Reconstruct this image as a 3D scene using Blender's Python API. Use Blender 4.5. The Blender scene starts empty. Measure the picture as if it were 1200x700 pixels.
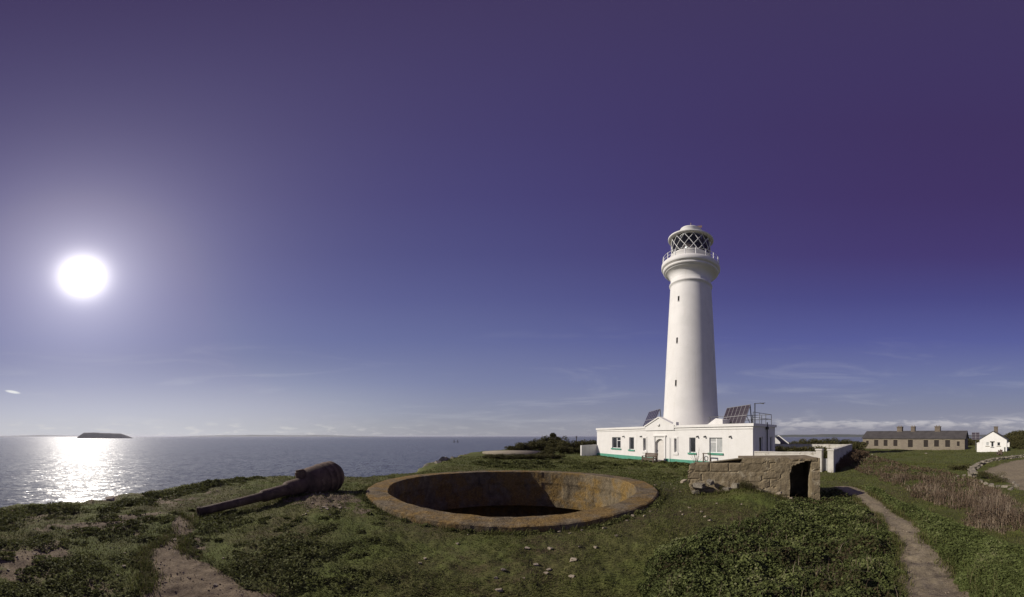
import bpy, math, random
import numpy as np
from mathutils import Vector, Matrix
random.seed(7); RNG = np.random.default_rng(7)
rad = math.radians
scene = bpy.context.scene
COL = scene.collection

# ------------------------------------------------------------------ camera, sky, sun, exposure
K = 6.24            # picture pixels per degree of the panorama
Y0 = 511.3          # picture row of eye level
cam_d = bpy.data.cameras.new('camera'); cam = bpy.data.objects.new('camera', cam_d); COL.objects.link(cam)
cam.location = (0, 0, 0); cam.rotation_euler = (rad(90), 0, 0)
cam_d.type = 'PANO'; cam_d.panorama_type = 'EQUIRECTANGULAR'
cam_d.longitude_min = -rad(600/K); cam_d.longitude_max = rad(600/K)
cam_d.latitude_min = -rad((700-Y0)/K); cam_d.latitude_max = rad(Y0/K)
cam_d.clip_start = 0.05; cam_d.clip_end = 80000
scene.camera = cam
SUN_AZ = rad((97-600)/K); SUN_EL = rad((Y0-324)/K)
SD = (math.sin(SUN_AZ)*math.cos(SUN_EL), math.cos(SUN_AZ)*math.cos(SUN_EL), math.sin(SUN_EL))
sl = bpy.data.lights.new('sun', 'SUN'); sl.energy = 4.3; sl.angle = rad(0.53); sl.color = (1.0, 0.93, 0.83)
so = bpy.data.objects.new('sun', sl); COL.objects.link(so)
so.rotation_euler = Vector(SD).to_track_quat('Z', 'Y').to_euler(); so.location = (-20, 3, 20)
scene.view_settings.view_transform = 'Standard'; scene.view_settings.look = 'None'
scene.view_settings.exposure = 0.0; scene.view_settings.gamma = 1.0
scene.cycles.use_denoising = True
scene.cycles.max_bounces = 5; scene.cycles.volume_bounces = 0
scene.cycles.sample_clamp_indirect = 4.0

def s2l(c):
    return tuple(((v/255)/12.92 if v/255 <= .04045 else ((v/255+.055)/1.055)**2.4) for v in c)

class NT:
    """small helper round a node tree"""
    def __init__(s, tree): s.t = tree; s.n = tree.nodes; s.l = tree.links
    def new(s, typ, **kw):
        n = s.n.new(typ)
        for k, v in kw.items(): setattr(n, k, v)
        return n
    def put(s, sock, v):
        if isinstance(v, bpy.types.NodeSocket): s.l.new(v, sock)
        elif v is not None: sock.default_value = v
    def math(s, op, a, b=None, c=None, clamp=False):
        n = s.new('ShaderNodeMath', operation=op, use_clamp=clamp)
        s.put(n.inputs[0], a); s.put(n.inputs[1], b); s.put(n.inputs[2], c)
        return n.outputs[0]
    def mix(s, f, a, b, blend='MIX'):
        n = s.new('ShaderNodeMix', data_type='RGBA', blend_type=blend)
        s.put(n.inputs[0], f); s.put(n.inputs[6], a); s.put(n.inputs[7], b)
        return n.outputs[2]
    def ramp(s, f, stops, interp='LINEAR'):
        n = s.new('ShaderNodeValToRGB'); cr = n.color_ramp; cr.interpolation = interp
        while len(cr.elements) > 1: cr.elements.remove(cr.elements[-1])
        cr.elements[0].position = stops[0][0]; cr.elements[0].color = tuple(stops[0][1])+(1,)
        for p, c in stops[1:]:
            e = cr.elements.new(p); e.color = tuple(c)+(1,)
        s.put(n.inputs[0], f); return n.outputs[0]
    def mapr(s, v, a, b, c, d, smooth=False):
        n = s.new('ShaderNodeMapRange', interpolation_type='SMOOTHSTEP' if smooth else 'LINEAR')
        s.put(n.inputs[0], v)
        for i, q in enumerate((a, b, c, d)): s.put(n.inputs[i+1], q)
        return n.outputs[0]
    def noise(s, vec, scale, detail=4, rough=.55, out=0, dist=0):
        n = s.new('ShaderNodeTexNoise'); s.put(n.inputs['Vector'], vec)
        n.inputs['Scale'].default_value = scale; n.inputs['Detail'].default_value = detail
        n.inputs['Roughness'].default_value = rough; n.inputs['Distortion'].default_value = dist
        return n.outputs[out]

world = bpy.data.worlds.new('World'); scene.world = world; world.use_nodes = True
W = NT(world.node_tree); bg = W.n['Background']
sky = W.new('ShaderNodeTexSky', sky_type='NISHITA'); sky.sun_disc = False
sky.sun_elevation = SUN_EL; sky.sun_rotation = SUN_AZ; sky.air_density = 1.0; sky.dust_density = 1.0; sky.ozone_density = 3.0
tc = W.new('ShaderNodeTexCoord'); vn = W.new('ShaderNodeVectorMath', operation='NORMALIZE')
W.l.new(tc.outputs['Generated'], vn.inputs[0]); DIR = vn.outputs[0]
sep = W.new('ShaderNodeSeparateXYZ'); W.l.new(DIR, sep.inputs[0])
elev = W.math('MULTIPLY', W.math('ARCSINE', sep.outputs[2]), 2/math.pi)          # 0 horizon .. 1 zenith
dt = W.new('ShaderNodeVectorMath', operation='DOT_PRODUCT'); W.l.new(DIR, dt.inputs[0]); dt.inputs[1].default_value = SD
ang = W.math('MULTIPLY', W.math('ARCCOSINE', dt.outputs['Value']), 180/math.pi)  # degrees from the sun
def st(l): return [(e/90, s2l(c)) for e, c in l]
away = W.ramp(elev, st([(0, (150,150,162)), (2, (142,142,158)), (5, (128,130,154)), (10, (112,118,158)), (18, (86,89,149)), (26, (72,68,128)), (34, (67,52,108)), (45, (63,43,93)), (58, (61,39,83)), (82, (62,43,86))]))
mid = W.ramp(elev, st([(0, (154,155,164)), (2, (149,151,164)), (5, (140,144,166)), (10, (121,127,162)), (18, (99,105,152)), (26, (85,87,139)), (34, (75,73,126)), (45, (68,61,114)), (58, (64,54,104)), (82, (60,47,90))]))
skyc = W.mix(W.mapr(ang, 55, 125, 0, 1, True), mid, away)
# aureole round the sun
g1 = W.math('POWER', 2.718, W.math('MULTIPLY', W.math('POWER', W.math('DIVIDE', ang, 3.1), 1.9), -1))
g2 = W.math('POWER', 2.718, W.math('DIVIDE', ang, -6.0))
g3 = W.math('POWER', 2.718, W.math('DIVIDE', ang, -17.0))
def addg(base, g, col):
    n = W.new('ShaderNodeMix', data_type='RGBA', blend_type='ADD', clamp_result=False)
    n.inputs[0].default_value = 1
    v = W.new('ShaderNodeVectorMath', operation='SCALE'); v.inputs[0].default_value = col; W.l.new(g, v.inputs['Scale'])
    W.l.new(base, n.inputs[6]); W.l.new(v.outputs[0], n.inputs[7]); return n.outputs[2]
skyc = addg(skyc, g3, (.29, .275, .31))
skyc = addg(skyc, g2, (.55, .53, .57))
skyc = addg(skyc, g1, (2.2, 2.1, 2.0))
# pale milky band low on the sunny side
low = W.math('MULTIPLY', W.mapr(elev, 0, .18, 1, 0, True), W.mapr(ang, 25, 75, 1, 0, True))
skyc = addg(skyc, low, (.20, .20, .19))
# clouds: stretched noise in direction space
az = W.math('ARCTAN2', sep.outputs[0], sep.outputs[1])
cv = W.new('ShaderNodeCombineXYZ'); W.l.new(az, cv.inputs[0]); W.l.new(W.math('MULTIPLY', elev, 7.0), cv.inputs[1])
cn = W.noise(cv.outputs[0], 9.0, 7, .6, dist=.3)
cn2 = W.noise(cv.outputs[0], 2.6, 5, .6)
band = W.math('MULTIPLY', W.mapr(elev, .008, .021, 0, 1, True), W.mapr(elev, .026, .047, 1, 0, True))
rightside = W.mapr(az, rad(15), rad(60), .10, 1, True)
cl = W.math('MULTIPLY', W.math('MULTIPLY', W.mapr(cn, .47, .62, 0, 1, True), band), rightside)
skyc = W.mix(W.math('MULTIPLY', cl, .85), skyc, s2l((196,192,197))+(1,))
base_band = W.math('MULTIPLY', W.math('MULTIPLY', W.mapr(elev, .016, .032, 1, 0, True), W.mapr(cn2, .35, .6, .5, 1, True)), W.mapr(az, rad(35), rad(62), 0, 1, True))
skyc = W.mix(W.math('MULTIPLY', base_band, .55), skyc, s2l((124,122,140))+(1,))
cs = W.new('ShaderNodeCombineXYZ'); W.l.new(az, cs.inputs[0]); W.l.new(W.math('MULTIPLY', elev, 11.0), cs.inputs[1]); cs.inputs[2].default_value = 4.1
wn = W.noise(cs.outputs[0], 2.3, 6, .62, dist=.8)
wisp = W.math('MULTIPLY', W.mapr(wn, .52, .75, 0, 1, True), W.mapr(elev, .0, .28, 1, 0, True))
skyc = W.mix(W.math('MULTIPLY', wisp, .24), skyc, s2l((205,205,212))+(1,))
fn = W.noise(cv.outputs[0], 14.0, 6, .6)
farc = W.math('MULTIPLY', W.math('MULTIPLY', W.mapr(fn, .53, .64, 0, 1, True), W.mapr(elev, .004, .045, 1, 0, True)), W.mapr(az, rad(-5), rad(-50), .25, .8, True))
skyc = W.mix(W.math('MULTIPLY', farc, .6), skyc, (.72,.70,.68,1))
# the single bright wisp low on the far left
wa = W.math('DIVIDE', W.math('SUBTRACT', az, rad((15-600)/K)), rad(1.7))
we = W.math('DIVIDE', W.math('SUBTRACT', W.math('ADD', W.math('MULTIPLY', elev, 90), W.math('MULTIPLY', wa, .28)), (Y0-459.5)/K), .33)
wd = W.math('ADD', W.math('MULTIPLY', wa, wa), W.math('MULTIPLY', we, we))
skyc = W.mix(W.math('MULTIPLY', W.mapr(W.math('ADD', wd, W.math('MULTIPLY', cn, .6)), .3, 1.3, 1, 0, True), .85), skyc, (.9,.9,.88,1))
sc10 = W.new('ShaderNodeVectorMath', operation='SCALE'); W.l.new(skyc, sc10.inputs[0]); sc10.inputs['Scale'].default_value = 10.0
nish = W.new('ShaderNodeVectorMath', operation='MINIMUM'); W.l.new(sky.outputs[0], nish.inputs[0]); nish.inputs[1].default_value = (6, 6, 6)
W.l.new(W.mix(.06, sc10.outputs[0], nish.outputs[0]), bg.inputs[0]); bg.inputs[1].default_value = 0.10

# ------------------------------------------------------------------ helpers
def new_mat(name):
    m = bpy.data.materials.new(name); m.use_nodes = True
    T = NT(m.node_tree); b = T.n['Principled BSDF']
    return m, T, b
def mat(name, c1, c2=None, scale=3.0, rough=.8, bump=.0, bscale=None, spec=.3, metal=0., lo=.35, hi=.65, c3=None, s3=1.0, t3=(.55,.7), bdist=.02, streak=None):
    m, T, b = new_mat(name)
    co = T.new('ShaderNodeTexCoord').outputs['Object']
    n = T.noise(co, scale, 6, .6)
    col = T.mix(T.mapr(n, lo, hi, 0, 1), tuple(c1)+(1,), tuple(c2 or c1)+(1,))
    if c3:
        n3 = T.noise(co, s3, 6, .65)
        col = T.mix(T.mapr(n3, t3[0], t3[1], 0, 1, True), col, tuple(c3)+(1,))
    if streak:
        mp = T.new('ShaderNodeMapping'); T.l.new(co, mp.inputs[0]); mp.inputs['Scale'].default_value = (2.6, 2.6, .16)
        sn = T.mapr(T.noise(mp.outputs[0], 1.0, 7, .68), .54, .76, 0, streak[1], True)
        col = T.mix(sn, col, tuple(streak[0])+(1,))
        sn = T.mapr(T.noise(co, 9.0, 5, .7), .60, .72, 0, streak[1]*.8, True)
        col = T.mix(sn, col, tuple(streak[0])+(1,))
    T.put(b.inputs['Base Color'], col); b.inputs['Roughness'].default_value = rough
    b.inputs['Specular IOR Level'].default_value = spec; b.inputs['Metallic'].default_value = metal
    if bump:
        bn = T.new('ShaderNodeBump'); bn.inputs['Strength'].default_value = bump; bn.inputs['Distance'].default_value = bdist
        T.put(bn.inputs['Height'], T.noise(co, bscale or scale*3, 8, .65)); T.l.new(bn.outputs[0], b.inputs['Normal'])
    return m

def link(name, me, m=None, parent=None, loc=None):
    o = bpy.data.objects.new(name, me); COL.objects.link(o)
    if m is not None and not me.materials: me.materials.append(m)
    if parent is not None: o.parent = parent
    if loc is not None: o.location = loc
    return o
def tag(o, label=None, cat=None, group=None, kind=None):
    if label: o['label'] = label
    if cat: o['category'] = cat
    if group: o['group'] = group
    if kind: o['kind'] = kind
    return o
def thing(name, label, cat, loc=(0,0,0), rz=0., group=None):
    o = bpy.data.objects.new(name, None); COL.objects.link(o); o.location = loc; o.rotation_euler = (0,0,rz)
    o.empty_display_size = .3
    return tag(o, label, cat, group)
def copy_tree(o, parent=None):
    c = o.copy(); COL.objects.link(c)
    if parent is not None: c.parent = parent
    for ch in list(o.children): copy_tree(ch, c)
    return c
def np_mesh(name, v, f, smooth=False):
    """v (n,3), f (m,k) numpy"""
    me = bpy.data.meshes.new(name); v = np.asarray(v, np.float32); f = np.asarray(f, np.int32)
    me.vertices.add(len(v)); me.vertices.foreach_set('co', v.ravel())
    k = f.shape[1]; me.loops.add(f.size); me.loops.foreach_set('vertex_index', f.ravel())
    me.polygons.add(len(f)); me.polygons.foreach_set('loop_start', np.arange(len(f), dtype=np.int32)*k)
    me.polygons.foreach_set('use_smooth', np.full(len(f), smooth)); me.update(calc_edges=True)
    return me

class MB:
    def __init__(s): s.v = []; s.f = []; s.sm = []
    def add(s, vs, fs, smooth=False):
        k = len(s.v); s.v += [tuple(p) for p in vs]; s.f += [[i+k for i in f] for f in fs]; s.sm += [smooth]*len(fs)
    def box(s, x0, x1, y0, y1, z0, z1, M=None):
        vs = [Vector((x, y, z)) for x in (x0, x1) for y in (y0, y1) for z in (z0, z1)]
        if M is not None: vs = [M @ p for p in vs]
        s.add(vs, [(0,1,3,2), (4,6,7,5), (0,4,5,1), (2,3,7,6), (0,2,6,4), (1,5,7,3)])
    def bar(s, a, b, w, h=None, up=(0,0,1)):
        a = Vector(a); b = Vector(b); d = (b-a); L = d.length; d.normalize(); h = h or w
        x = d.cross(Vector(up))
        if x.length < 1e-4: x = d.cross(Vector((1,0,0)))
        x.normalize(); y = x.cross(d)
        M = Matrix((( x.x, d.x, y.x, a.x), (x.y, d.y, y.y, a.y), (x.z, d.z, y.z, a.z), (0,0,0,1)))
        s.box(-w/2, w/2, 0, L, -h/2, h/2, M)
    def tube(s, pts, r, n=8, caps=True):
        pts = [Vector(p) for p in pts]; rr = r if isinstance(r, (list, tuple)) else [r]*len(pts)
        vs = []; fs = []
        for i, p in enumerate(pts):
            d = (pts[min(i+1, len(pts)-1)] - pts[max(i-1, 0)]).normalized()
            x = d.cross(Vector((0,0,1)))
            if x.length < 1e-3: x = d.cross(Vector((1,0,0)))
            x.normalize(); y = x.cross(d)
            for k in range(n):
                a = 2*math.pi*k/n; vs.append(p + (x*math.cos(a) + y*math.sin(a))*rr[i])
        for i in range(len(pts)-1):
            for k in range(n):
                fs.append((i*n+k, i*n+(k+1) % n, (i+1)*n+(k+1) % n, (i+1)*n+k))
        s.add(vs, fs, True)
        if caps:
            s.add(vs[:n], [tuple(range(n))[::-1]]); s.add(vs[-n:], [tuple(range(n))])
    def lathe(s, prof, n=48, M=None, smooth=True, a0=0., a1=2*math.pi):
        """prof list of (r,z)"""
        full = abs(a1-a0-2*math.pi) < 1e-6; m = n if full else n+1; vs = []; fs = []
        for r, z in prof:
            for k in range(m):
                a = a0+(a1-a0)*k/n; p = Vector((r*math.cos(a), r*math.sin(a), z)); vs.append(M @ p if M is not None else p)
        for i in range(len(prof)-1):
            for k in range(n):
                k2 = (k+1) % m if full else k+1
                fs.append((i*m+k, i*m+k2, (i+1)*m+k2, (i+1)*m+k))
        s.add(vs, fs, smooth)
    def prism(s, poly, y0, y1, M=None):
        """polygon in x,z extruded along y"""
        n = len(poly); vs = [Vector((x, y0, z)) for x, z in poly]+[Vector((x, y1, z)) for x, z in poly]
        if M is not None: vs = [M @ p for p in vs]
        s.add(vs, [tuple(range(n)), tuple(range(2*n-1, n-1, -1))]+[(i, i+n, (i+1) % n+n, (i+1) % n) for i in range(n)])
    def build(s, name, m, parent=None, loc=None, bevel=0):
        me = bpy.data.meshes.new(name); me.from_pydata(s.v, [], s.f); me.update()
        me.polygons.foreach_set('use_smooth', s.sm)
        o = link(name, me, m, parent, loc)
        if bevel:
            b = o.modifiers.new('bevel', 'BEVEL'); b.width = bevel; b.segments = 2; b.limit_method = 'ANGLE'
        return o

def wall_mesh(mb, xs0, xs1, H, y0, y1, opens):
    """upright wall in the x,z plane between depths y0,y1 with rectangular openings (x0,x1,z0,z1)"""
    xs = sorted({xs0, xs1} | {o[0] for o in opens} | {o[1] for o in opens})
    zs = sorted({0., H} | {o[2] for o in opens} | {o[3] for o in opens})
    nx, nz = len(xs)-1, len(zs)-1
    def solid(i, j):
        if i < 0 or j < 0 or i >= nx or j >= nz: return False
        cx, cz = (xs[i]+xs[i+1])/2, (zs[j]+zs[j+1])/2
        return not any(o[0] < cx < o[1] and o[2] < cz < o[3] for o in opens)
    for i in range(nx):
        for j in range(nz):
            if not solid(i, j): continue
            a, b, c, d = xs[i], xs[i+1], zs[j], zs[j+1]
            mb.add([(a,y0,c), (b,y0,c), (b,y0,d), (a,y0,d)], [(0,1,2,3)])
            mb.add([(a,y1,c), (b,y1,c), (b,y1,d), (a,y1,d)], [(3,2,1,0)])
            if not solid(i-1, j): mb.add([(a,y0,c), (a,y0,d), (a,y1,d), (a,y1,c)], [(0,1,2,3)])
            if not solid(i+1, j): mb.add([(b,y0,c), (b,y1,c), (b,y1,d), (b,y0,d)], [(0,1,2,3)])
            if not solid(i, j-1): mb.add([(a,y0,c), (a,y1,c), (b,y1,c), (b,y0,c)], [(0,1,2,3)])
            if not solid(i, j+1): mb.add([(a,y0,d), (b,y0,d), (b,y1,d), (a,y1,d)], [(0,1,2,3)])

# value noise in numpy
_T = RNG.random((256, 256))
def vn2(x, y):
    x = np.asarray(x, float); y = np.asarray(y, float)
    xi = np.floor(x).astype(int); yi = np.floor(y).astype(int); fx = x-xi; fy = y-yi
    fx = fx*fx*(3-2*fx); fy = fy*fy*(3-2*fy)
    a = _T[xi & 255, yi & 255]; b = _T[(xi+1) & 255, yi & 255]; c = _T[xi & 255, (yi+1) & 255]; d = _T[(xi+1) & 255, (yi+1) & 255]
    return (a*(1-fx)+b*fx)*(1-fy)+(c*(1-fx)+d*fx)*fy
def fbm(x, y, oct=4, g=.5):
    s = 0; a = 1.; t = 0
    for k in range(oct):
        s = s+a*(vn2(x*2**k+17.3*k, y*2**k+9.1*k)-.5); t += a; a *= g
    return s/t*2      # about -1..1

# ------------------------------------------------------------------ the lie of the land
def th(px): return rad((px-600)/K)
def at(px, D, z=0.): return Vector((D*math.sin(th(px)), D*math.cos(th(px)), z))
CP = [  # picture column, distance, height (eye level = 0)
 (0,4,-1.78),(0,8,-2.05),(60,6,-1.9),(130,5,-1.8),(130,9.5,-2.0),(200,5,-1.78),(200,8.5,-1.9),(200,12.5,-2.02),(250,13,-1.95),(300,14,-1.92),(232,6.8,-1.85),
 (385,9.3,-1.64),(350,8.6,-1.68),(300,7.5,-1.8),(340,6.5,-1.66),(300,4,-1.72),(400,5,-1.66),(440,15,-1.95),(440,11,-1.66),(425,8.5,-1.6),(500,5,-1.64),(600,4.3,-1.64),(700,5,-1.64),
 (500,13.5,-1.68),(600,14,-1.68),(700,13,-1.68),(775,9,-1.62),(500,17,-1.95),(520,24,-2.15),(540,21,-2.1),(600,20,-2.0),(600,27,-2.2),(565,44,-2.3),(605,38,-2.25),(650,60,-2.6),
 (700,20,-2.2),(700,30,-2.6),(700,41,-2.76),(740,34,-2.75),(773,31,-2.76),(810,24,-2.74),(830,20,-2.6),(800,15,-2.2),(780,12,-1.8),
 (810,9.1,-1.84),(840,9.1,-1.70),(880,9.0,-1.58),(905,9.0,-1.72),(930,9.2,-2.1),(960,9.8,-2.25),(870,12,-2.1),(900,16,-2.5),(940,22,-2.76),(900,27,-2.76),(960,40,-2.8),(900,60,-2.9),
 (990,13.6,-2.32),(1040,7.07,-2.02),(1098,3.1,-1.74),(900,5,-1.82),(800,5,-1.68),(850,3,-1.68),(960,5,-1.9),
 (1190,5.8,-1.9),(1150,8.3,-2.1),(1100,9.8,-2.2),(1050,16.5,-2.5),(1010,29,-2.8),(1100,20,-2.7),(1060,31,-2.95),(1000,22,-2.7),
 (1190,21,-2.9),(1190,37,-3.0),(1140,25,-2.9),(1060,50,-3.2),(1020,84,-3.5),(1130,78,-3.5),(1165,66,-3.4),(1200,110,-1.4),(1240,110,-.6),(1200,150,.2),(1240,60,-3.2),(1010,140,-3.6),(1100,160,-3.6),(1150,150,-2.6),
 (920,100,-3.3),(800,80,-2.9),(700,80,-2.8),(1260,6,-1.9),(1260,20,-2.7)]
for p in range(0, 1201, 100): CP.append((p, 2.0, -1.68))
CP += [(600+K*a, D, z) for a in (-180, 180, 150, -150, 125, -125) for D, z in ((2, -1.68), (8, -1.7), (40, -2.0))]
CP += [(600+K*a, 200, -2.5) for a in (120, 150, 180)]
_c = np.array(CP, float); _cu = np.stack([np.radians((_c[:,0]-600)/K), np.log(_c[:,1])*.8], 1)
def _phi(d2): return np.sqrt(d2+.02)
_A = _phi(((_cu[:,None]-_cu[None])**2).sum(-1)) + np.eye(len(_cu))*-.004
_w = np.linalg.solve(_A, _c[:,2]+2.2)
def H0(x, y):
    x = np.atleast_1d(np.asarray(x, float)); y = np.atleast_1d(np.asarray(y, float)); out = np.empty(x.shape)
    t = np.arctan2(x, y).ravel(); l = np.log(np.maximum(np.hypot(x, y), 1.5)).ravel()*.8; r = np.empty(t.size)
    for i in range(0, t.size, 20000):
        u = np.stack([t[i:i+20000], l[i:i+20000]], 1)
        r[i:i+20000] = _phi(((u[:,None]-_cu[None])**2).sum(-1)) @ _w
    return np.clip(r-2.2, -4, 2).reshape(x.shape)
EDGE = [(-180,30),(-150,18),(-125,11),(-110,9),(-96,8.8),(-85,9.3),(-75.3,10),(-64,12.7),(-56,13.6),(-48,14.4),(-36,15.0),(-25.6,15.6),(-19,16.6),(-16,18.2),(-14.6,21),(-13,26),(-10,34),(-6,46),(-2,56),(4,68),(9,92),(16,100),(28,100),(40,112),(60,150),(70,200),(84,260),(105,270),(130,200),(155,70),(180,30)]
EP = np.array([(d*math.sin(rad(a)), d*math.cos(rad(a))) for a, d in EDGE])
def inpoly(x, y, P):
    x = np.asarray(x, float); ins = np.zeros(x.shape, bool); n = len(P)
    for i in range(n):
        x1, y1 = P[i]; x2, y2 = P[(i+1) % n]
        if y1 == y2: continue
        c = ((y1 > y) != (y2 > y)) & (x < (x2-x1)*(y-y1)/(y2-y1)+x1); ins ^= c
    return ins
def pdist(x, y, P, closed=True):
    d = np.full(np.shape(x), 1e9); n = len(P)
    for i in range(n if closed else n-1):
        a = P[i]; b = P[(i+1) % n]; e = (b[0]-a[0], b[1]-a[1]); L = e[0]**2+e[1]**2+1e-12
        t = np.clip(((x-a[0])*e[0]+(y-a[1])*e[1])/L, 0, 1)
        d = np.minimum(d, np.hypot(x-a[0]-t*e[0], y-a[1]-t*e[1]))
    return d
PITC = (0., 9.2); PIN = 3.64; POUT = 4.25; RIMZ = -1.50
def H(x, y):
    x = np.atleast_1d(np.asarray(x, float)); y = np.atleast_1d(np.asarray(y, float))
    D = np.hypot(x, y); z = H0(x, y)
    pd = np.hypot(x-PITC[0], y-PITC[1])
    calm = np.clip((pd-POUT+.15)/.9, .12, 1)*np.clip((D-1)/2, .3, 1)
    ins = inpoly(x, y, EP); d = pdist(x, y, EP); s = np.where(ins, -d, d)
    s = s+fbm(x*.35, y*.35, 3)*np.clip(D/14, .6, 3)*.7
    z = z+calm*(fbm(x*.45+3, y*.45, 3)*.09 + fbm(x*2.1, y*2.1, 4, .6)*(.05+.05*np.clip((-x-3)/3, 0, 1)) + np.clip(9/np.maximum(D, 1), 0, 1)*fbm(x*9, y*9, 3)*.02)
    z = z+calm*np.clip(D/30, 0, 1)*fbm(x*.2, y*.2, 3)*.12
    # small earth bank beside the gun and the crumbling turf left of it
    mx, my = at(372, 7.8)[:2]
    z = z+.17*np.exp(-(((x-mx)/1.15)**2+((y-my)/.75)**2))*(1+.7*fbm(x*4, y*4, 4, .65))
    drop = np.where(s > 0, .25*s+np.clip(s-.8, 0, None)*1.25*(1+.35*fbm(x*.5, y*.5, 4)), 0)
    z = z-drop-np.clip(s+1.2, 0, 1.2)**2*.05
    # hollow for the pit
    z = z-.02*np.exp(-np.clip(pd-POUT, 0, None)/.3)*(np.arctan2(x-PITC[0], -(y-PITC[1])) > -1.2)*(y < PITC[1]+1)
    z = np.where(pd < POUT, np.minimum(z, RIMZ-.12), z)
    return np.maximum(z, -34)
def Hs(x, y): return float(H(x, y)[0])
def G(px, py):
    """ground point seen at a picture point"""
    t = math.tan(rad((py-Y0)/K)); Ds = np.exp(np.linspace(math.log(2), math.log(170), 700))
    x = Ds*math.sin(th(px)); y = Ds*math.cos(th(px)); z = H0(x, y)
    k = np.where(z <= -Ds*t)[0]; hit = np.where(-Ds*t <= z)[0]
    i = hit[0] if len(hit) else len(Ds)-1
    return Vector((x[i], y[i], Hs(x[i], y[i])))
def GP(l): return [tuple(G(a, b)[:2]) for a, b in l]

R_PATH = GP([(975,569.5),(1003,569.5),(1020,580),(1040,592),(1048,600),(1070,613),(1076,622),(1095,645),(1117,668),(1121,680),(1140,700)])
RP2 = R_PATH+[tuple(at(1150,2.0)[:2]), tuple(at(1080,2.0)[:2])]+GP([(1062,700),(1058,678),(1052,660),(1056,640),(1044,622),(1028,606),(1012,594),(998,582)])
L_PATH = GP([(212,606),(230,604),(228,616),(213,632),(214,644),(230,655),(262,668),(290,688),(340,697)])+[tuple(at(330,2.2)[:2]), tuple(at(150,2.2)[:2])]+GP([(165,700),(176,680),(165,655),(172,645),(195,636),(205,620)])
YARD = GP([(1150,553),(1165,546),(1200,538)])+[tuple(at(1290,40)[:2]), tuple(at(1290,16)[:2])]+GP([(1198,574),(1182,568),(1165,558)])
BARE = GP([(5,655),(30,640),(62,635),(75,650),(60,668),(35,684),(5,690)])
IVY = GP([(748,690),(752,668),(768,650),(790,636),(812,628),(850,618),(880,606),(905,596),(925,588),(950,583),(985,575),(998,584),(1012,596),(1026,608),(1042,624),(1052,640),(1048,660),(1054,678),(1058,700)])+[tuple(at(1062,2.2)[:2]), tuple(at(900,2.0)[:2]), tuple(at(752,2.3)[:2])]
WEED = GP([(1008,569),(1030,574),(1060,590),(1090,600),(1130,618),(1160,630),(1200,640)])+[tuple(at(1270,5)[:2]), tuple(at(1250,2.2)[:2]), tuple(at(1160,2.2)[:2])]+GP([(1140,700),(1122,680),(1118,668),(1096,645),(1078,622),(1070,612),(1048,600),(1040,591),(1020,579)])
REED = GP([(990,536),(1015,534),(1045,541),(1075,549),(1110,553),(1150,566),(1200,592)])+[tuple(at(1290,7.5)[:2]), tuple(at(1280,4.9)[:2])]+GP([(1200,630),(1165,622),(1135,612),(1110,596),(1075,582),(1040,566),(1008,554),(990,545)])
LAWN = GP([(1002,548),(1000,530),(1140,531),(1135,553),(1090,554),(1050,546)])

def zone(x, y, P, soft=.25, wob=.25):
    d = pdist(x, y, P); s = np.where(inpoly(x, y, P), d, -d)+fbm(x*2.2, y*2.2, 3)*wob
    return np.clip(s/soft*.5+.5, 0, 1)

# ------------------------------------------------------------------ ground mesh (polar rings get wider with distance)
fa = np.radians(np.arange(-100, 100.001, .26)); ba = np.radians(np.arange(103, 257.1, 3.0))
A = np.concatenate([fa, ba]); rs = np.exp(np.arange(0, math.log(300), .0155)); rs = np.concatenate([[.02], rs])
RR, AA = np.meshgrid(rs, A, indexing='ij'); X = RR*np.sin(AA); Y = RR*np.cos(AA); Z = H(X, Y)
nr, na = X.shape; idx = np.arange(nr*na).reshape(nr, na)
q = np.stack([idx[:-1,:], np.roll(idx, -1, 1)[:-1,:], np.roll(idx, -1, 1)[1:,:], idx[1:,:]], -1).reshape(-1, 4)
q = q[:, ::-1]
V = np.stack([X, Y, Z], -1).reshape(-1, 3)
cen = V[q].mean(1); pdc = np.hypot(cen[:,0]-PITC[0], cen[:,1]-PITC[1])
q = q[(pdc > PIN+.35) & (cen[:,2] > -33)]; cen = V[q].mean(1)
vx, vy = V[:,0], V[:,1]; Dv = np.hypot(vx, vy)
zp = zone(vx, vy, RP2, .12, .11); zl = zone(vx, vy, L_PATH, .12, .16); zy = zone(vx, vy, YARD, .5, .5)
zb = zone(vx, vy, BARE, .4, .4)
se = np.where(inpoly(vx, vy, EP), -pdist(vx, vy, EP), pdist(vx, vy, EP))
dirt = np.maximum.reduce([zp, zl, zy*.95, zb*.8])
# soil showing on the left slope, the bank beside the gun, and thinly elsewhere
leftish = np.clip((rad(-48)-np.arctan2(vx, vy))/rad(14), 0, 1)*(Dv < 14)
dirt = np.maximum(dirt, leftish*np.clip(fbm(vx*.8+5, vy*.8, 4, .6)*1.7+.12, 0, .8))
mx, my = at(376, 7.4)[:2]
dirt = np.maximum(dirt, np.exp(-(((vx-mx)/1.3)**2+((vy-my)/.8)**2))*np.clip(.95+fbm(vx*4, vy*4, 3), 0, .9))
mx, my = at(425, 6.4)[:2]
dirt = np.maximum(dirt, np.exp(-(((vx-mx)/.7)**2+((vy-my)/.6)**2))*np.clip(.35+fbm(vx*4, vy*4, 3), 0, .6))
rock = np.clip((se-.2)/1.5, 0, 1)
dry = np.clip(fbm(vx*.55+11, vy*.55+3, 4, .6)*1.5+.42, 0, 1)*np.clip(1.2-Dv/30, .35, 1)
dry = np.where(zone(vx, vy, LAWN, .6, .3) > .5, dry*.3, dry)
gm, T, b = new_mat('turf_and_earth')
co = T.new('ShaderNodeTexCoord').outputs['Object']
def attr(T, n): a = T.new('ShaderNodeAttribute'); a.attribute_name = n; return a.outputs['Fac']
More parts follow.
